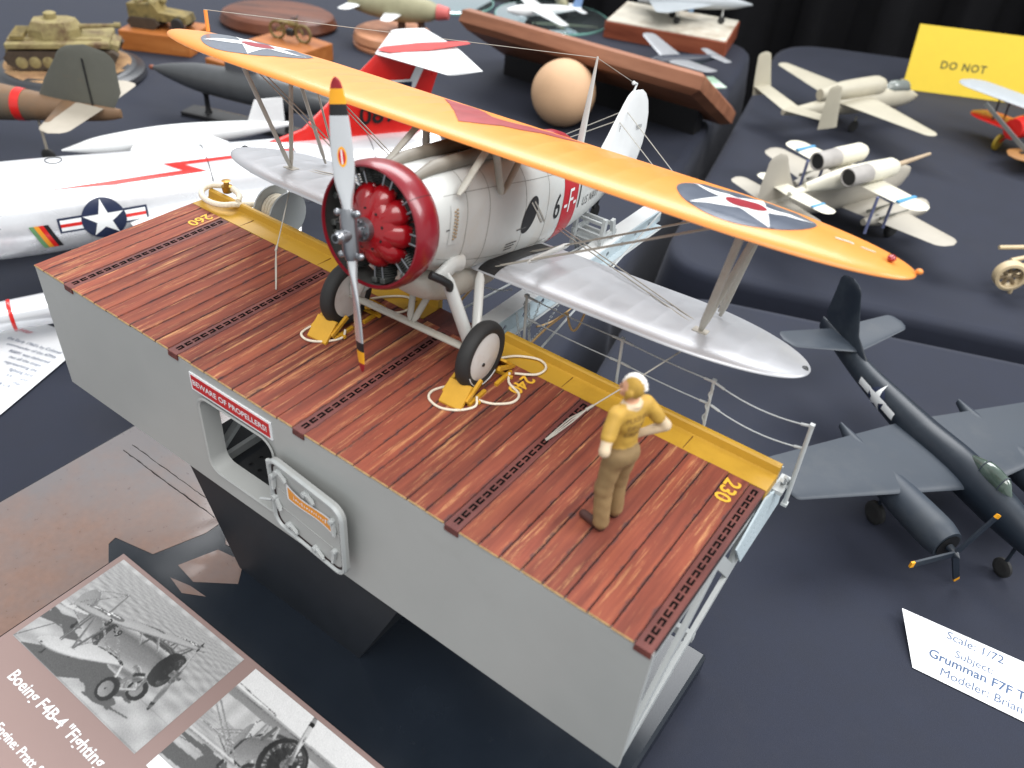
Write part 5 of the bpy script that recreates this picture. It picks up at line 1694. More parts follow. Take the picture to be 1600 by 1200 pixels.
for y in (-10.5, -5.2, -16):
    tt, bb, ww = hermite(JT, y)
    MB().tube([((ww + 0.01) * math.cos(a), y, (tt + bb) / 2 + ((tt - bb) / 2 + 0.01) * math.sin(a)) for a in np.linspace(0, 6.283, 48, endpoint=False)], 0.03, 4, closed=True).build('panel_joint', M_darkmetal, jet, smooth=60)

# ---- camouflaged fighter, only its tail in view
M_cb = mat('camo_brown', (116, 90, 66), 0.6, var=0.06, dirt=((84, 84, 76), 11, 0.5, 1.0))
M_cg = mat('camo_tail_green', (88, 88, 80), 0.6, var=0.06, dirt=((120, 94, 70), 14, 0.52, 1.0))
M_sky = mat('underside_grey', (166, 158, 144), 0.55, var=0.05)
p7 = root('camouflaged_fighter', 'brown and green camouflaged fighter tail with white 77 and red band', 'model aircraft', (-33.2, 19.8, TZ), heading(0.88, 0.475))
p7.scale = (1.12, 1.12, 1.15)
PT = [(-24, 5.4, 2.0, 1.6), (-14, 5.6, 2.2, 1.7), (-8, 5.3, 2.6, 1.35), (-3, 4.9, 3.1, 0.85), (1.5, 4.6, 3.6, 0.35), (2.6, 4.5, 3.9, 0.12)]
body(MB(), PT, -24, 2.6, 40, 28, 2.0).build('fuselage', M_cb, p7, smooth=60)
def p7side(y, z, off):
    t, b, w = hermite(PT, y)
    zc, hh = (t + b) / 2, (t - b) / 2
    q = min(0.98, abs((z - zc) / hh))
    return (w * math.sqrt(1 - q * q) + off, y, z)
v, f = text2d('77', 2.2, True)
decal(MB(), [(a * 0.9, b) for a, b in v], f, lambda a, b: p7side(-6.5 + a, 4.15 + b, 0.04), 0.4).build('number', M_white, p7, smooth=0, recalc=False)
tt = MB()
R_ = []
for y in (-4.7, -4.1):
    t, b, w = hermite(PT, y)
    R_.append([((w + 0.03) * math.cos(a), y, (t + b) / 2 + ((t - b) / 2 + 0.03) * math.sin(a)) for a in np.linspace(0, 6.283, 32, endpoint=False)])
tt.rings(R_, cap=False).build('red_band', M_jr, p7, smooth=60)
fn_ = surf(p7, 'fin', M_cg, [((0, -3.3, 4.4), (0, 2.0, 4.2), 0.22, (1, 0, 0)), ((0, -2.3, 6.0), (0, 2.9, 5.6), 0.2, (1, 0, 0)), ((0, -1.2, 7.4), (0, 2.9, 7.2), 0.14, (1, 0, 0))], 1.2, 5)
MB().box(0.19, 0.23, 0.75, 0.85, 4.6, 7.6).build('hinge_line', M_black, fn_, smooth=0)
pair(p7, 'tailplane', M_sky, (0.3, -1.4, 4.5), (0.3, 1.6, 4.5), (4.0, -0.6, 4.5), (4.0, 1.5, 4.5), 0.22, 1.0)
pair(p7, 'tailplane_upper', M_cb, (0.3, -1.4, 4.56), (0.3, 0.1, 4.62), (3.4, -0.7, 4.52), (3.4, 0.2, 4.56), 0.2, 0.4)
wheel_leg(p7, 0, -3.6, 3.2, 0.5, M_sky)

# ---- tank on its round plinth
tb = root('tank_plinth', 'round black rimmed plinth with sandy ground under the camouflaged tank', 'plinth', (-53.0, 29.8, TZ))
MB().lathe([(0, 0), (6.6, 0), (6.9, 0.25), (6.8, 0.7), (6.3, 0.85), (6.2, 1.0), (6.0, 1.15), (5.7, 1.2), (0, 1.2)], 56).build('rim', mat('ebonised_rim', (52, 54, 58), 0.35, var=0.1, vs=20), tb, smooth=40)
gm = MB()
gr = [[(5.65 * r_ * math.cos(a), 5.65 * r_ * math.sin(a), 1.22 + 0.1 * math.sin(a * 3 + r_ * 9) * (1 - r_) + 0.05 * math.sin(a * 7)) for a in np.linspace(0, 6.283, 40, endpoint=False)] for r_ in (1.0, 0.8, 0.55, 0.3, 0.05)]
gm.rings(gr).build('groundwork', mat('sandy_ground', (158, 124, 86), 0.9, var=0.2, vs=90, bump=0.8, bs=500, dirt=((118, 80, 62), 30, 0.5, 0.7)), tb, smooth=60)
M_camo = mat('tank_camo', (140, 128, 86), 0.8, var=0.14, vs=200, dirt=((84, 58, 42), 55, 0.47, 0.95))
M_camo2 = mat('vehicle_camo', (128, 112, 66), 0.8, var=0.14, vs=200, dirt=((62, 56, 38), 75, 0.47, 0.95))
tk = root('model_tank', 'green and brown camouflaged tank model on the round plinth', 'model tank', (-53.0, 29.8, TZ + 1.25), heading(-0.64, -0.77))
tk.scale = (1.12, 1.12, 1.15)
MB().rings([[(x, y, z) for y, z in ((-4.2, 0.9), (-4.5, 1.7), (-3.2, 2.3), (3.9, 2.3), (4.3, 1.2), (3.8, 0.7))] for x in (-1.4, 1.4)]).build('hull', M_camo, tk, smooth=0)
MB().box(-2.3, 2.3, -3.9, 4.0, 1.75, 2.2, ch=0.08).build('sponson', M_camo, tk, smooth=0)
for s in (1, -1):
    tr = MB()
    pr_ = [(-4.1, 1.5), (-4.5, 1.15), (-4.1, 0.6), (-3.2, 0.12), (3.3, 0.12), (4.1, 0.6), (4.3, 1.1), (3.9, 1.6)]
    tr.rings([[(1.45 * s, y, z) for y, z in pr_], [(2.3 * s, y, z) for y, z in pr_]])
    tr = tr.build('track', mat('track_brown', (66, 54, 42), 0.8, var=0.25, vs=300), tk, smooth=0)
    for i in range(7):
        MB().lathe([(0, 2.32 * s), (0.42, 2.32 * s), (0.5, 2.28 * s), (0.5, 2.0 * s), (0, 2.0 * s)], 16, 'x', (0, -3.0 + i, 0.72)).build('road_wheel', M_camo, tr, smooth=40)
tu = MB().rings([[(x * k, y * k * 1.05 + 0.2, z) for x, y in ((-1.5, 0.9), (-1.3, -0.9), (-0.7, -1.7), (0.7, -1.7), (1.3, -0.9), (1.5, 0.9), (0.9, 2.0), (-0.9, 2.0))] for z, k in ((2.25, 1.0), (2.9, 1.0), (3.45, 0.82))]).build('turret', M_camo, tk, smooth=25)
MB().lathe([(0, 0), (0.5, 0), (0.5, 0.4), (0.3, 0.5), (0, 0.5)], 16, 'z', (0.4, 0.6, 3.45)).build('cupola', M_camo, tu, smooth=40)
MB().tube([(0, -1.4, 2.9), (0, -4.6, 3.0)], [0.22, 0.14], 12).tube([(0, -4.3, 3.0), (0, -4.8, 3.0)], 0.24, 12).build('gun_barrel', M_camo, tu, smooth=40)
for i in range(6):
    MB().box(-1.6 + 0.5 * i, -1.3 + 0.5 * i, 2.6, 3.6, 2.3, 2.6).build('stowage', M_camo2, tk, smooth=0)

# ---- small vehicles on blocks of orange wood
M_ob = wood('honey_wood', (140, 80, 36), (172, 104, 52), (190, 122, 66), (204, 140, 84), 60, 8, 0.4, axis='x')
def block(name, label, loc, ang, w, d, h):
    o = MB().box(-w / 2, w / 2, -d / 2, d / 2, 0, h, ch=0.08).build(name, M_ob, loc=(loc[0], loc[1], TZ), rot=(0, 0, ang), smooth=0)
    return tag(o, label, 'wood base', 'honey coloured wood bases')
block('wood_base', 'honey coloured wood base under the camouflaged half-track at top left', (-54.6, 41.9), 0.5, 7.6, 5.4, 2.0)
block('wood_base', 'honey coloured wood base under the small motorcycle', (-43.2, 49.0), 0.05, 7.0, 5.5, 1.8)
block('wood_base', 'low honey coloured wood base beside the dark submarine', (-43.0, 43.2), 0.1, 7.4, 4.8, 1.1)
ht_ = root('model_half_track', 'olive and brown half-track model on an orange wood base', 'model vehicle', (-54.6, 41.9, TZ + 2.0), (0, 0, 0.5))
MB().rings([[(x, y, z) for x, z in ((-3.2, 0.9), (-3.2, 2.3), (-0.4, 2.5), (0.1, 1.7), (2.9, 1.5), (3.1, 0.8))] for y in (-1.1, 1.1)]).build('hull', M_camo2, ht_, smooth=0)
for s in (1, -1):
    MB().rings([[(x, 1.0 * s, z) for x, z in ((-3.3, 0.6), (-2.9, 1.1), (-0.3, 1.1), (0.1, 0.5), (-0.4, 0.05), (-2.9, 0.05))], [(x, 1.5 * s, z) for x, z in ((-3.3, 0.6), (-2.9, 1.1), (-0.3, 1.1), (0.1, 0.5), (-0.4, 0.05), (-2.9, 0.05))]]).build('track', mat('track_brown', (66, 54, 42), 0.8), ht_, smooth=0)
    MB().lathe([(0, -0.2), (0.6, -0.2), (0.7, -0.1), (0.7, 0.1), (0.6, 0.2), (0, 0.2)], 18, 'y', (2.1, 1.25 * s, 0.7)).build('wheel', M_tyre, ht_, smooth=40)
MB().tube([(-1.6, 0, 2.4), (-1.6, 0, 3.0)], 0.3, 10).tube([(-1.8, 0, 3.0), (0.6, 0.2, 3.5)], 0.12, 8).build('gun_mount', M_camo2, ht_, smooth=40)
for i in range(5):
    MB().ball((-2.8 + 0.7 * i, (-1) ** i * 0.6, 2.5), (0.4, 0.35, 0.35), 10, 8).build('stowage', M_camo, ht_, smooth=60)
mc = root('model_motorcycle', 'small olive motorcycle model on an orange wood base', 'model motorcycle', (-43.4, 49.2, TZ + 1.8), (0, 0, 0.3))
for x in (-1.5, 1.6):
    w_o = MB().tube([(x + 0.85 * math.cos(a), 0, 0.9 + 0.85 * math.sin(a)) for a in np.linspace(0, 6.283, 22, endpoint=False)], 0.15, 8, closed=True).build('wheel', mat('wheel_khaki', (112, 96, 54), 0.7), mc, smooth=60)
    for k in range(6):
        a = k * math.pi / 6
        MB().tube([(x - 0.75 * math.cos(a), 0, 0.9 - 0.75 * math.sin(a)), (x + 0.75 * math.cos(a), 0, 0.9 + 0.75 * math.sin(a))], 0.03, 4).build('spoke', M_darkmetal, w_o, smooth=0)
MB().tube([(-1.5, 0, 0.9), (-0.3, 0, 1.7), (1.0, 0, 1.8), (1.6, 0, 0.9)], 0.12, 8).tube([(-1.5, 0, 0.9), (0, 0, 0.6), (1.0, 0, 1.8), (0.9, 0, 2.4)], 0.1, 8).build('frame', M_camo2, mc, smooth=50)
MB().ball((0.3, 0, 1.75), (0.6, 0.3, 0.3), 14, 8).build('fuel_tank', M_camo2, mc, smooth=60)
MB().box(-0.35, 0.5, -0.3, 0.3, 0.5, 1.2, ch=0.1).build('engine', M_darkmetal, mc, smooth=0)
MB().tube([(0.7, -0.7, 2.5), (0.95, 0, 2.4), (0.7, 0.7, 2.5)], 0.07, 6).build('handlebar', M_darkmetal, mc, smooth=50)
MB().box(-1.1, -0.1, -0.28, 0.28, 1.75, 1.95, ch=0.08).build('saddle', M_camo, mc, smooth=0)

# ---- dark plaque at the top edge, with a small figure
dp = MB().lathe([(0, 0), (6.6, 0), (6.9, 0.4), (6.5, 1.3), (5.9, 1.6), (0, 1.6)], 48, 'z', sy=0.75)
dp = dp.build('oval_plaque', wood('walnut', (72, 42, 32), (98, 58, 42), (116, 70, 50), (130, 84, 60), 60, 8, 0.4, axis='x'), loc=(-53.0, 56.0, TZ), rot=(0, 0, 0.5), smooth=30)
tag(dp, 'dark walnut oval plaque at the top edge behind the half-track', 'plaque')

# ---- dark submarine on a stand
su = root('model_submarine', 'dark grey cigar shaped submarine model on black posts', 'model submarine', (-32.0, 33.8, TZ), heading(-0.96, -0.28))
body(MB(), [(-9.6, 3.7, 3.5, 0.05), (-8.6, 4.2, 3.0, 0.55), (-6.0, 4.75, 2.3, 1.2), (-1, 4.9, 2.1, 1.4), (4, 4.75, 2.25, 1.25), (8.0, 4.1, 2.9, 0.6), (9.6, 3.6, 3.4, 0.1)][::1], -9.6, 9.6, 40, 28, 2.0).build('hull', mat('submarine_grey', (74, 76, 78), 0.35, var=0.06), su, smooth=60)
MB().rings([[(x, y, z) for x, y in ((-0.28, -1.2), (0.28, -1.2), (0.36, -0.2), (0.22, 1.6), (-0.22, 1.6), (-0.36, -0.2))] for z in (4.6, 6.2)]).build('sail', mat('submarine_grey2', (84, 86, 90), 0.4), su, smooth=30)
MB().ball((0, 9.6, 3.5), (0.22, 0.3, 0.22), 12, 8).build('stern_cap', mat('copper', (130, 72, 50), 0.5), su, smooth=60)
for y in (-4.0, 4.2):
    MB().lathe([(0, 0.4), (0.35, 0.4), (0.22, 0.8), (0.22, 2.0), (0.4, 2.35), (0, 2.4)], 16, 'z', (0, y, 0)).build('stand_post', M_black, su, smooth=40)
MB().box(-1.0, 1.0, -6.5, 6.5, 0.0, 0.4, ch=0.05).build('stand_base', M_black, su, smooth=0)
MB().box(1.0, 1.05, -5.8, 5.8, 0.08, 0.36).build('brass_plate', mat('plate_gold', (190, 150, 70), 0.4), su, smooth=0)

# ---- olive bomb-shaped aircraft with pink nose on a turned wood base
rb = MB().lathe([(0, 0), (4.4, 0), (4.5, 0.3), (4.2, 0.5), (4.5, 0.8), (4.3, 1.5), (3.9, 1.7), (0, 1.6)], 48).build('turned_base', wood('tan_wood', (150, 98, 70), (176, 122, 90), (192, 140, 106), (200, 152, 120), 50, 20, 0.45, axis='x'), loc=(-39.4, 60.8, TZ), smooth=30)
tag(rb, 'round turned wood base under the olive model with the pink nose', 'wood base')
ob = root('olive_model', 'olive barrel shaped model with pink nose cone above the round wood base', 'model aircraft', (-38.4, 61.2, TZ + 1.6), heading(-0.9, -0.44))
M_ol = mat('olive_drab', (150, 146, 116), 0.6, var=0.08, dirt=((96, 96, 74), 30, 0.52, 0.8))
body(MB(), [(-4.3, 3.2, 2.0, 0.6), (-3.2, 3.7, 1.5, 1.1), (0, 4.1, 1.1, 1.5), (3.4, 3.8, 1.4, 1.25), (6.0, 3.2, 2.0, 0.7)], -4.3, 6.0, 24, 24, 2.0).build('hull', M_ol, ob, smooth=60)
MB().lathe([(0.85, -4.1), (0.8, -4.5), (0.62, -5.4), (0, -5.5)], 24, 'y', (0, 0, 2.6)).build('nose_cone', mat('pink_nose', (196, 96, 92), 0.5), ob, smooth=40)
MB().tube([(0, 0.0, 0), (0, 0.0, 1.3)], 0.45, 12).tube([(0, -2.4, 0), (0, -2.2, 1.6)], 0.4, 12).build('support_post', mat('dark_wood', (70, 48, 36), 0.6), ob, smooth=40)
for s in (1, -1):
    surf(ob, 'stub_wing', M_white, [((1.2 * s, -0.4, 2.2), (1.2 * s, 1.6, 2.2), 0.15, (0, 0, 1)), ((3.2 * s, 0.2, 2.0), (3.2 * s, 1.5, 2.0), 0.08, (0, 0, 1))], 0.4)
    surf(ob, 'tail_fin', M_white, [((0.6 * s, 4.2, 2.6), (0.6 * s, 6.0, 2.6), 0.12, (0, 0, 1)), ((2.2 * s, 5.2, 2.4), (2.2 * s, 6.6, 2.4), 0.08, (0, 0, 1))], 0.4)

# ---- round mirror bases with small models
M_mir = mat('mirror', (210, 226, 230), 0.06, metal=0.95, var=0.0)
for (c, r_, lb) in (((-33.6, 85.0), 7.4, 'round mirror base with small white aircraft near the top edge'), ((-47.0, 80.0), 6.0, 'round mirror base partly cut off by the top edge')):
    o = root('mirror_base', lb, 'mirror base', (c[0], c[1], TZ), group='round mirror bases')
    MB().lathe([(0, 0), (r_, 0), (r_, 0.22), (r_ - 0.15, 0.3), (0, 0.3)], 56).build('mirror_disc', M_mir, o, smooth=30)
    MB().lathe([(r_ - 0.02, 0.02), (r_ + 0.12, 0.02), (r_ + 0.12, 0.24), (r_ - 0.02, 0.24)], 56, close=True).build('glass_edge', mat('glass_green', (120, 170, 160), 0.2), o, smooth=30)
wp = root('white_aircraft', 'small white aircraft with straight wings in front of the mirror base', 'model aircraft', (-31.6, 80.0, TZ), heading(0.55, 0.85))
body(MB(), [(-5, 2.6, 2.2, 0.15), (-3, 3.0, 1.6, 0.6), (1, 2.9, 1.8, 0.55), (5, 2.5, 2.2, 0.1)], -5, 5, 20, 16).build('fuselage', M_jw, wp, smooth=60)
pair(wp, 'wing', M_jw, (0.3, -2, 2.4), (0.3, 0.4, 2.4), (7.2, -1.2, 2.6), (7.2, 0.0, 2.6), 0.15, 0.4)
pair(wp, 'tailplane', M_jw, (0.1, 3.8, 2.4), (0.1, 4.9, 2.4), (2.0, 4.1, 2.4), (2.0, 4.9, 2.4), 0.08, 0.3)
surf(wp, 'fin', mat('pale_blue', (120, 150, 190), 0.4), [((0, 3.6, 2.5), (0, 5.0, 2.5), 0.1, (1, 0, 0)), ((0, 4.3, 4.0), (0, 5.2, 4.0), 0.05, (1, 0, 0))], 0.3)
for s in (1, -1):
    wheel_leg(wp, 1.0 * s, -1.6, 2.0, 0.5, M_darkmetal)
gm2 = root('grey_glider', 'drab small aircraft standing on the round mirror base', 'model aircraft', (-33.6, 86.5, TZ + 0.3), heading(-0.7, 0.7))
body(MB(), [(-4, 2.2, 1.6, 0.2), (-2, 2.6, 1.0, 0.6), (1, 2.5, 1.2, 0.5), (4.5, 2.1, 1.7, 0.1)], -4, 4.5, 18, 16).build('fuselage', M_ol, gm2, smooth=60)
pair(gm2, 'wing', M_ol, (0.3, -1.6, 2.3), (0.3, 0.6, 2.3), (6.0, -1.0, 2.5), (6.0, 0.3, 2.5), 0.15, 0.4)
for s in (1, -1):
    wheel_leg(gm2, 0.9 * s, -1.4, 1.6, 0.45, M_darkmetal)

# ---- long bevelled plaque held up by a ball
pk = MB()
pk.rings([[(x, y, z) for x, y in ((x0, y0), (x1, y0), (x1, y1), (x0, y1))] for (z, x0, x1, y0, y1) in ((-0.6, -12.4, 12.4, 0.7, 11.4), (-0.1, -13.2, 13.2, 0.0, 12.2), (1.0, -13.2, 13.2, 0.0, 12.2), (1.4, -12.7, 12.7, 0.5, 11.7))])
pk = pk.build('bevelled_plaque', wood('oak_plaque', (110, 70, 50), (140, 92, 68), (160, 110, 84), (176, 130, 100), 60, 6, 0.45, axis='x'), loc=(-13.0, 56.4, -6.0), rot=(math.radians(-29.4), 0, 0.02), smooth=0)
tag(pk, 'long brown wood plaque with sloped edges tilted up on the tan ball', 'plaque')
bl_ = MB().ball((0, 0, 0), 3.05, 40, 24).build('wooden_ball', mat('ball_tan', (202, 164, 128), 0.7, var=0.04, vs=60), loc=(-12.6, 55.2, TZ + 3.05), smooth=80)
tag(bl_, 'smooth tan wooden ball under the long plaque', 'ball')
for x in (-9.5, 10.5):
    pass
ps = MB().box(-11.5, 11.5, -0.8, 0.8, 0, 2.95).build('plaque_rest', M_black, loc=(-13.4, 63.4, TZ), smooth=0)
tag(ps, 'black bar under the back of the long plaque', 'rest')
sp = root('small_silver_aircraft', 'small silver twin winged aircraft at the right end of the plaque', 'model aircraft', (-10.6, 76.4, TZ), heading(0.5, 0.85))
body(MB(), [(-4.6, 2.4, 1.8, 0.2), (-3, 2.8, 1.2, 0.7), (1, 2.7, 1.4, 0.6), (5, 2.4, 2.0, 0.1)], -4.6, 5, 20, 16).build('fuselage', mat('dark_cowl', (50, 54, 66), 0.4), sp, smooth=60)
pair(sp, 'wing', M_silver, (0.4, -2.2, 2.2), (0.4, 0.6, 2.2), (6.0, -1.6, 3.0), (6.0, 0.2, 3.0), 0.18, 0.8)
pair(sp, 'tailplane', M_silver, (0.1, 3.6, 2.4), (0.1, 5.0, 2.4), (2.2, 4.0, 2.4), (2.2, 5.0, 2.4), 0.08, 0.4)
for s in (1, -1):
    wheel_leg(sp, 1.1 * s, -2, 1.8, 0.55, M_darkmetal)
cdm = MB().box(-2.6, 2.6, -1.7, 1.7, 0, 0.12).build('small_card', mat('card_green', (176, 210, 184), 0.6, dirt=((226, 234, 230), 30, 0.45, 0.9)), loc=(-8.3, 77.0, TZ + 0.02), rot=(0, 0, 0.9), smooth=0)
tag(cdm, 'small pale green card lying beside the silver aircraft', 'card')
bc = MB().box(-1.6, 1.6, -0.6, 0.6, 0, 0.1).build('small_card', mat('card_blue', (150, 190, 226), 0.5), loc=(-17.6, 75.0, TZ + 0.02), rot=(0, 0, 0.3), smooth=0)
tag(bc, 'small pale blue card behind the long plaque', 'card')

# ---- grey delta jet on a diorama base at the back corner
jb2 = root('delta_jet_base', 'reddish wood base with white top under the grey delta jet', 'wood base', (-18.8, 90.4, TZ), (0, 0, 0.27))
MB().box(-7.6, 7.6, -5.4, 5.4, 0, 2.0, ch=0.1).build('wood_block', wood('redwood', (116, 58, 40), (142, 76, 54), (160, 92, 66), (170, 108, 80), 60, 8, 0.45, axis='x'), jb2, smooth=0)
MB().box(-7.4, 7.4, -5.2, 5.2, 2.0, 2.1).build('white_top', mat('plaster', (206, 200, 186), 0.8, var=0.15, vs=40, dirt=((150, 130, 104), 24, 0.5, 0.7)), jb2, smooth=0)
dj = root('grey_delta_jet', 'pale grey delta winged jet on the reddish wood base', 'model aircraft', (-17.5, 91.0, TZ + 2.1), heading(-0.75, -0.6))
M_pg = mat('pale_grey', (170, 176, 180), 0.45, var=0.04)
body(MB(), [(-8, 2.6, 2.4, 0.05), (-5, 3.2, 1.8, 0.6), (0, 3.3, 1.6, 0.85), (5.5, 3.0, 1.9, 0.6), (6.4, 2.9, 2.0, 0.5)], -8, 6.4, 30, 20).build('fuselage', M_pg, dj, smooth=60)
pair(dj, 'delta_wing', M_pg, (0.6, -3.0, 2.3), (0.6, 5.2, 2.3), (5.4, 3.6, 2.3), (5.4, 5.2, 2.3), 0.16, 0.2)
surf(dj, 'fin', M_pg, [((0, 1.8, 3.0), (0, 6.2, 2.9), 0.14, (1, 0, 0)), ((0, 4.6, 6.0), (0, 6.8, 6.0), 0.06, (1, 0, 0))])
body(MB(), [(-5.4, 3.2, 3.0, 0.1), (-4.2, 3.9, 3.0, 0.36), (-2.6, 3.5, 3.0, 0.1)], -5.4, -2.6, 12, 14).build('canopy', M_black, dj, smooth=60)
for (x, y) in ((1.4, 1.5), (-1.4, 1.5), (0, -4.5)):
    wheel_leg(dj, x, y, 2.0, 0.45, M_white)
MB().box(4.6, 5.2, -2.0, -1.4, 0.0, 1.2).tube([(4.9, -1.7, 1.2), (4.9, -1.7, 2.4)], 0.1, 6).build('ground_cart', mat('cart_blue', (110, 140, 170), 0.5), dj, smooth=30)

# ---- yellow notice standing at the back of the right-hand table
ys = root('yellow_sign', 'bright yellow card sign lettered DO NOT standing behind the sand coloured jet', 'sign', (9.5, 94.3, TZ + 0.03), (0, 0, math.atan2(3.7, 7.4)))
tilt = math.radians(15)
def yp(a, b, o_=0.0):
    return (a, b * math.sin(tilt) - o_, b * math.cos(tilt))
mb = MB()
mb.plate([(0, 0), (16, 0), (16, 7.0), (0, 7.0)], [], 0.0, 0.06, lambda a, b, t: yp(a, b, -t))
mb.build('sign_card', mat('sign_yellow', (238, 206, 62), 0.6, var=0.02), ys, smooth=0)
MB().bar(yp(8, 5.5, -0.1), (8, 4.6, 0.05), 1.2, 0.06).build('easel_strut', mat('sign_yellow', (238, 206, 62), 0.6), ys, smooth=0)
M_ink2 = mat('sign_ink', (70, 78, 50), 0.6)
for (t, s, x, y) in (('DO NOT', 1.15, 6.0, 3.05),):
    label_part('sign_lettering', t, s, M_ink2, ys, lambda a, b: yp(x + a, y + b, 0.02), True, h=9, space=1.15)

# ---- sand coloured jet with twin fins
M_sand = mat('sand_paint', (178, 172, 154), 0.5, var=0.05, vs=40, dirt=((156, 148, 130), 30, 0.55, 0.5))
sj = root('sand_jet', 'sand coloured twin finned jet with bubble canopy on the upper right table', 'model aircraft', (8.4, 77.0, TZ), heading(-0.44, -0.9))
body(MB(), [(-9.8, 2.3, 2.1, 0.08), (-8.6, 2.9, 1.6, 0.55), (-6, 3.5, 1.3, 0.95), (-2, 3.6, 1.3, 1.05), (3, 3.3, 1.5, 0.75), (7, 2.9, 1.9, 0.45), (9.4, 2.7, 2.2, 0.25)], -9.8, 9.4, 40, 24).build('fuselage', M_sand, sj, smooth=60)
en = MB()
body(en, [(-3.6, 4.6, 3.1, 0.7), (-2.6, 4.9, 2.9, 0.95), (1.5, 4.8, 3.0, 0.9), (5.0, 4.3, 3.2, 0.5)], -3.6, 5.0, 24, 20)
en.build('engine_pod', M_sand, sj, smooth=60)
pair(sj, 'wing', M_sand, (0.7, -2.2, 2.9), (0.7, 2.6, 2.9), (9.6, -0.4, 3.1), (9.6, 1.2, 3.1), 0.28, 0.9)
pair(sj, 'tailplane', M_sand, (0.1, 7.2, 2.7), (0.1, 9.4, 2.7), (4.6, 7.4, 3.4), (4.6, 9.3, 3.4), 0.12, 0.1)
for s in (1, -1):
    surf(sj, 'fin', M_sand, [((4.6 * s, 6.8, 2.5), (4.6 * s, 9.3, 2.5), 0.12, (1, 0, 0)), ((4.7 * s, 7.4, 4.4), (4.7 * s, 9.5, 4.4), 0.11, (1, 0, 0)), ((4.8 * s, 7.9, 6.2), (4.8 * s, 9.6, 6.2), 0.08, (1, 0, 0))], 0.5)
    wheel_leg(sj, 1.5 * s, 0.5, 1.6, 0.6, M_sand)
wheel_leg(sj, 0, -7, 1.8, 0.5, M_sand)
body(MB(), [(-8.4, 3.0, 2.7, 0.1), (-7.2, 4.1, 2.8, 0.6), (-5.4, 4.2, 2.9, 0.66), (-4.2, 3.5, 3.0, 0.2)], -8.4, -4.2, 16, 18).build('canopy', mat('canopy_smoke', (120, 126, 122), 0.12, var=0.1, coat=0.6), sj, smooth=60)
MB().box(-0.06, 0.06, -6.6, -6.4, 3.2, 4.25).build('canopy_frame', M_sand, sj, smooth=0)
label_part('code_letters', 'X0', 1.1, mat('code_grey', (96, 92, 80), 0.6), sj, lambda a, b: (1.08, -2.4 + a, 2.5 + b), True, h=9)

# ---- cream jet carried on top of a grey aircraft
M_cream = mat('cream_paint', (208, 204, 188), 0.5, var=0.04, vs=40)
M_grl = mat('warm_grey_paint', (168, 162, 150), 0.5, var=0.05, vs=40)
M_cband = mat('band_blue', (70, 140, 184), 0.5)
gb = root('grey_carrier_aircraft', 'warm grey aircraft with tall rounded fin carrying the cream jet', 'model aircraft', (14.6, 53.2, TZ), heading(-0.38, -0.925))
body(MB(), [(-9, 3.6, 2.6, 0.2), (-7, 4.2, 1.8, 0.9), (-3, 4.5, 1.5, 1.3), (1, 4.4, 1.6, 1.25), (5, 4.0, 2.1, 0.8), (8, 3.7, 2.7, 0.35), (8.8, 3.6, 2.9, 0.15)], -9, 8.8, 40, 26).build('fuselage', M_grl, gb, smooth=60)
pair(gb, 'wing', M_grl, (0.9, -4.6, 2.0), (0.9, -0.2, 2.0), (8.4, -3.6, 2.4), (8.4, -1.2, 2.4), 0.3, 1.0)
pair(gb, 'tailplane', M_grl, (0.2, 5.8, 3.5), (0.2, 8.0, 3.5), (3.6, 6.2, 3.6), (3.6, 7.8, 3.6), 0.14, 0.7)
surf(gb, 'fin', M_grl, [((0, 4.6, 3.4), (0, 8.9, 3.2), 0.2, (1, 0, 0)), ((0, 6.0, 5.4), (0, 9.0, 5.2), 0.17, (1, 0, 0)), ((0, 6.7, 6.6), (0, 8.8, 6.5), 0.12, (1, 0, 0))], 0.9, 5)
for s in (1, -1):
    nc = MB()
    body(nc, [(-7.2, 2.2, 2.0, 0.2), (-6.6, 2.8, 1.4, 0.7), (-3, 2.9, 1.3, 0.75), (0.5, 2.4, 1.9, 0.25)], -7.2, 0.5, 20, 18, xc=3.6 * s)
    nc = nc.build('nacelle', M_grl, gb, smooth=60)
    for q in range(4):
        MB().box((2.9 + q * 0.42) * s - 0.06, (2.9 + q * 0.42) * s + 0.06, -4.0, -0.6, 2.42, 2.62).build('wing_rib', M_cg, gb, smooth=0)
    wheel_leg(gb, 3.6 * s, -3.6, 1.6, 0.7, M_darkmetal, 0.25)
MB().tube([(0, 0.2, 4.3), (0, 0.4, 5.0)], 0.6, 14).build('top_turret', M_cg, gb, smooth=50)
cj = root('cream_jet', 'cream twin engined jet with blue wing bands mounted above the grey aircraft', 'model aircraft', (15.6, 51.6, TZ + 4.2), heading(-0.38, -0.925))
body(MB(), [(-5.6, 1.2, 0.8, 0.1), (-4.0, 1.7, 0.2, 0.5), (0, 1.8, 0.1, 0.6), (5, 1.3, 0.5, 0.2)], -5.6, 5, 26, 18).build('fuselage', M_cream, cj, smooth=60)
for wsf in pair(cj, 'wing', M_cream, (0.4, -1.8, 1.0), (0.4, 0.8, 1.0), (5.6, -1.4, 1.1), (5.6, 0.7, 1.1), 0.2, 1.0):
    s = 1 if wsf.data.vertices[0].co.x > 0 else -1
    MB().box(4.85 * s - 0.13, 4.85 * s + 0.13, -1.35, 0.7, 1.14, 1.27).build('blue_band', M_cband, wsf, smooth=0)
for tsf in pair(cj, 'tailplane', M_cream, (0.1, 5.0, 0.6), (0.1, 6.6, 0.6), (3.0, 5.2, 0.7), (3.0, 6.5, 0.7), 0.1, 0.6):
    s = 1 if tsf.data.vertices[0].co.x > 0 else -1
    MB().box(2.2 * s - 0.1, 2.2 * s + 0.1, 5.2, 6.5, 0.68, 0.78).build('blue_band', M_cband, tsf, smooth=0)
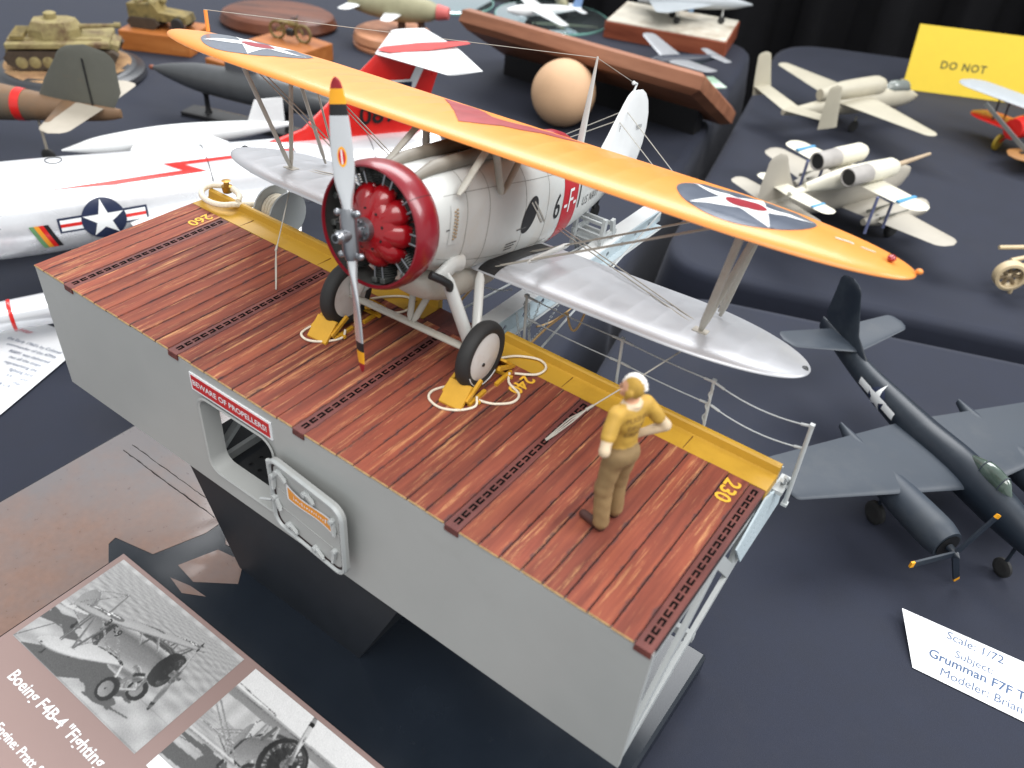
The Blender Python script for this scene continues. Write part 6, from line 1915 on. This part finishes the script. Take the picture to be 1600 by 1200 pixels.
MB().tube([(0, 4.6, 0.8), (0, 6.4, 0.6)], 0.25, 12).build('tail_boom', M_cream, cj, smooth=50)
for s in (1, -1):
    en = MB().lathe([(0.0, -3.6), (0.25, -3.2), (0.5, -2.9), (0.72, -2.4), (0.74, 0.2), (0.66, 0.3)], 24, 'y', (1.5 * s, 0, 1.9)).build('jet_engine', M_cream, cj, smooth=50)
    MB().lathe([(0.6, 0.1), (0.7, 0.3), (0.68, 2.4), (0.62, 2.42), (0.55, 2.2), (0, 2.0)], 24, 'y', (1.5 * s, 0, 1.9)).build('exhaust_can', mat('exhaust_grey', (158, 154, 150), 0.5), en, smooth=50)
    MB().lathe([(0, 2.3), (0.54, 2.32), (0.54, 2.3), (0, 2.28)], 24, 'y', (1.5 * s, 0, 1.9)).build('exhaust_opening', M_black, en, smooth=0)
    for y in (-1.2, 0.9):
        MB().tube([(3.4 * s, y, -2.0), (3.4 * s, y, 0.95)], 0.12, 8).build('support_strut', mat('clear_rod', (110, 116, 150), 0.2), cj, smooth=50)
MB().tube([(0, -5.4, 0.9), (0, -9.6, 1.2)], [0.22, 0.12], 8).build('nose_probe', mat('probe_tan', (170, 150, 124), 0.6), cj, smooth=50)

# ---- red and grey biplane at the right edge
rp = root('red_biplane', 'red biplane with grey upper wing at the right edge of the upper table', 'model aircraft', (25.2, 86.4, TZ), heading(0.35, 0.94))
body(MB(), [(-6.4, 4.0, 2.0, 0.9), (-5, 4.1, 1.9, 1.0), (0, 3.9, 2.2, 0.8), (7, 3.3, 2.7, 0.2)], -6.4, 7, 26, 20).build('fuselage', M_jr, rp, smooth=60)
for (z, k, m) in ((4.7, 6.4, M_pg), (2.3, 4.0, M_jr)):
    surf(rp, 'upper_wing' if z > 4 else 'lower_wing', m, rounded([((k, -5.0, z), (k, -1.0, z), 0.14, (0, 0, 1)), ((0, -5.0, z), (0, -1.0, z), 0.24, (0, 0, 1)), ((-k, -5.0, z), (-k, -1.0, z), 0.14, (0, 0, 1))], 6, 2.0))
for s in (1, -1):
    for y in (-4.2, -2.0):
        MB().tube([(3.2 * s, y, 2.4), (3.4 * s, y, 4.7)], 0.09, 6).build('strut', M_darkmetal, rp, smooth=50)
    MB().tube([(0.6 * s, -4.4, 2.2), (1.5 * s, -4.6, 0.8)], 0.1, 6).build('gear_leg', M_jr, rp, smooth=50)
    MB().lathe([(0, -0.16), (0.5, -0.16), (0.8, -0.12), (0.8, 0.12), (0.5, 0.16), (0, 0.16)], 20, 'x', (1.6 * s, -4.6, 0.8)).build('wheel', mat('wheel_yellow', (190, 160, 50), 0.6), rp, smooth=40)
MB().box(-3.6, 3.6, -7.0, -6.9, 2.7, 3.1, M=Matrix.Translation((0, -6.95, 2.9)) @ Matrix.Rotation(0.45, 4, 'Y') @ Matrix.Translation((0, 6.95, -2.9))).build('propeller', mat('prop_grey', (120, 122, 120), 0.5), rp, smooth=0)
MB().tube([(0, -3.2, 5.2), (0, -2.4, 5.6)], 0.3, 10).build('fuel_tank', M_jnavy, rp, smooth=50)

# ---- brown wing tip with a black cross, and a bare engine frame, both cut by the right edge
bw = root('brown_wing_model', 'brown round winged model with black cross cut off by the right edge', 'model aircraft', (25.8, 79.0, TZ), (0, 0, 0.6))
M_bwn = mat('ochre_brown', (150, 104, 54), 0.55, var=0.1, vs=60)
surf(bw, 'wing', M_bwn, rounded([((4.5, -1.6, 1.8), (4.5, 1.6, 1.8), 0.2, (0, 0, 1)), ((-1.0, -1.6, 1.6), (-1.0, 1.6, 1.6), 0.18, (0, 0, 1))], 6, 1.6))
MB().box(-1.5, 0.3, -0.22, 0.22, 1.78, 1.84).box(-0.82, -0.38, -0.9, -0.221, 1.78, 1.84).box(-0.82, -0.38, 0.221, 0.9, 1.78, 1.84).build('cross', M_black, bw, smooth=0)
body(MB(), [(-4, 2.4, 1.2, 0.6), (0, 2.6, 1.0, 0.8), (6, 2.0, 1.6, 0.2)], -4, 6, 16, 16, xc=4.8).build('fuselage', M_bwn, bw, smooth=60)
wheel_leg(bw, 4.3, -1.5, 1.2, 0.6, M_darkmetal)
sk = root('engine_frame_model', 'tan tubular frame with round engine ring at the right edge', 'model frame', (28.2, 53.0, TZ), (0, 0, 0.5))
M_tn = mat('tan_plastic', (198, 178, 142), 0.5, var=0.05)
rg = [(-0.9 + 0.1 * math.cos(0), 0, 0)]
rg_o = MB().lathe([(0.85, -0.5), (1.05, -0.45), (1.1, 0.2), (0.95, 0.3), (0.8, 0.25), (0.8, -0.45)], 28, 'y', (-0.2, -0.9, 1.6), close=True).build('engine_ring', M_tn, sk, smooth=40)
for k in range(7):
    a = 2 * math.pi * k / 7
    MB().tube([(-0.2 + 0.2 * math.cos(a), -0.95, 1.6 + 0.2 * math.sin(a)), (-0.2 + 0.8 * math.cos(a), -0.95, 1.6 + 0.8 * math.sin(a))], 0.16, 8).build('cylinder', mat('tan_dark', (120, 104, 80), 0.6), rg_o, smooth=40)
for (a, b) in (((-0.4, -0.6, 2.6), (6, 2.2, 3.4)), ((-0.9, -0.5, 1.1), (6, 2.0, 1.2)), ((0.5, -0.5, 2.2), (6, 3.2, 2.6)), ((0.6, -0.6, 0.9), (6, 1.0, 0.8)), ((-1.2, 0.2, 3.1), (6, 1.4, 3.6))):
    MB().tube([a, b], 0.16, 8).build('frame_tube', M_tn, sk, smooth=50)
for x in (1.6, 3.8):
    MB().tube([(x, 0.3, 0.9), (x, 0.8, 3.0)], 0.12, 8).build('frame_post', M_tn, sk, smooth=50)
MB().tube([(0.6, -0.6, 0.9), (0.6, -0.6, 0.0)], 0.14, 8).tube([(4.6, 0.9, 1.0), (4.6, 0.9, 0.0)], 0.14, 8).build('frame_foot', M_tn, sk, smooth=50)

# ---- dark blue twin-engined fighter
M_dk = mat('sea_blue', (30, 38, 48), 0.4, var=0.08, vs=40, dirt=((74, 82, 88), 26, 0.5, 0.35))
M_dk2 = mat('sea_blue_faded', (46, 54, 64), 0.5, var=0.06, vs=40, dirt=((68, 72, 76), 30, 0.52, 0.5))
tg = root('dark_twin_fighter', 'dark sea blue twin engined fighter with white star on the lower right table', 'model aircraft', (28.0, 27.4, TZ), heading(-0.82, 0.57))
TT = [(-9.2, 3.1, 2.5, 0.2), (-8, 3.5, 2.1, 0.6), (-5, 4.0, 1.9, 0.85), (-3, 4.15, 1.9, 0.9), (0, 3.95, 2.0, 0.85), (4, 3.9, 2.4, 0.6), (7.5, 4.2, 3.0, 0.3), (9.0, 4.2, 3.4, 0.1)]
body(MB(), TT, -9.2, 9.0, 44, 26).build('fuselage', M_dk, tg, smooth=60)
surf(tg, 'fin', M_dk, [((0, 4.6, 3.8), (0, 8.4, 3.8), 0.16, (1, 0, 0)), ((0, 6.0, 4.8), (0, 8.9, 4.6), 0.15, (1, 0, 0)), ((0, 6.9, 6.8), (0, 8.8, 6.8), 0.1, (1, 0, 0))], 0.7, 5)
pair(tg, 'tailplane', M_dk2, (0.1, 5.6, 4.05), (0.1, 8.0, 4.05), (3.6, 6.4, 4.4), (3.6, 8.0, 4.4), 0.13, 0.5)
for wsf in pair(tg, 'wing', M_dk2, (0.7, -4.2, 3.0), (0.7, 0.9, 2.9), (9.6, -3.0, 3.5), (9.6, -0.1, 3.5), 0.28, 0.5):
    pass
for s in (1, -1):
    nc = MB()
    body(nc, [(-6.6, 3.4, 1.9, 0.75), (-5.9, 3.55, 1.75, 0.88), (-3.4, 3.45, 1.7, 0.8), (0.2, 3.2, 2.3, 0.4), (1.5, 3.15, 2.8, 0.08)], -6.6, 1.5, 26, 20, xc=3.9 * s)
    nc = nc.build('nacelle', M_dk2, tg, smooth=60)
    MB().lathe([(0.6, -6.62), (0.62, -6.66), (0, -6.66)], 20, 'y', (3.9 * s, 0, 2.65)).build('cowl_opening', M_black, nc, smooth=0)
    pp = MB().lathe([(0, -7.4), (0.16, -7.2), (0.2, -6.7), (0, -6.6)], 14, 'y', (3.9 * s, 0, 2.65))
    pp = pp.build('spinner', M_dk, nc, smooth=40)
    for k in range(3):
        a = 2 * math.pi * k / 3 + 0.55
        M_ = Matrix.Translation((3.9 * s, -7.1, 2.65)) @ Matrix.Rotation(a, 4, 'Y')
        MB().box(-0.16, 0.16, -0.05, 0.05, 0.1, 2.35, M=M_).build('propeller_blade', M_dk, pp, smooth=0)
        MB().box(-0.15, 0.15, -0.052, 0.052, 2.352, 2.55, M=M_).build('blade_tip', mat('tip_yellow', (230, 160, 30), 0.35), pp, smooth=0)
    wheel_leg(tg, 3.9 * s, -2.6, 2.2, 0.62, M_dk, 0.2)
wheel_leg(tg, 0, -7.2, 2.2, 0.5, M_dk)
body(MB(), [(-5.8, 3.9, 3.6, 0.1), (-5.2, 4.5, 3.5, 0.34), (-4.4, 4.6, 3.5, 0.38), (-3.2, 4.2, 3.6, 0.16)], -5.8, -3.2, 16, 18).build('canopy', mat('canopy_clear', (70, 84, 76), 0.06, var=0.3, vs=150, coat=0.9), tg, smooth=60)
for yf in (-5.2, -4.6, -4.0):
    MB().tube([(0.37 * math.cos(a), yf, 3.75 + 0.8 * math.sin(a)) for a in np.linspace(0.2, math.pi - 0.2, 10)], 0.035, 5).build('canopy_frame', M_dk2, tg, smooth=50)
def tside(y, z, off):
    t, b, w = hermite(TT, y)
    zc, hh = (t + b) / 2, (t - b) / 2
    q = min(0.97, abs((z - zc) / hh))
    return (-(w * math.sqrt(1 - q * q) + off), y, z)
for (p, m, o_) in ((poly([(1.2, 2.85), (4.3, 2.95), (4.3, 3.4), (1.2, 3.3)]), M_jw, 0.02), (disc(2.75, 3.1, 0.62), M_jnavy, 0.03), (star(2.75, 3.1, 0.85), M_jw, 0.045)):
    decal(MB(), *p, lambda a, b, o_=o_: tside(a, b, o_), 0.2).build('insignia', m, tg, smooth=0, recalc=False)
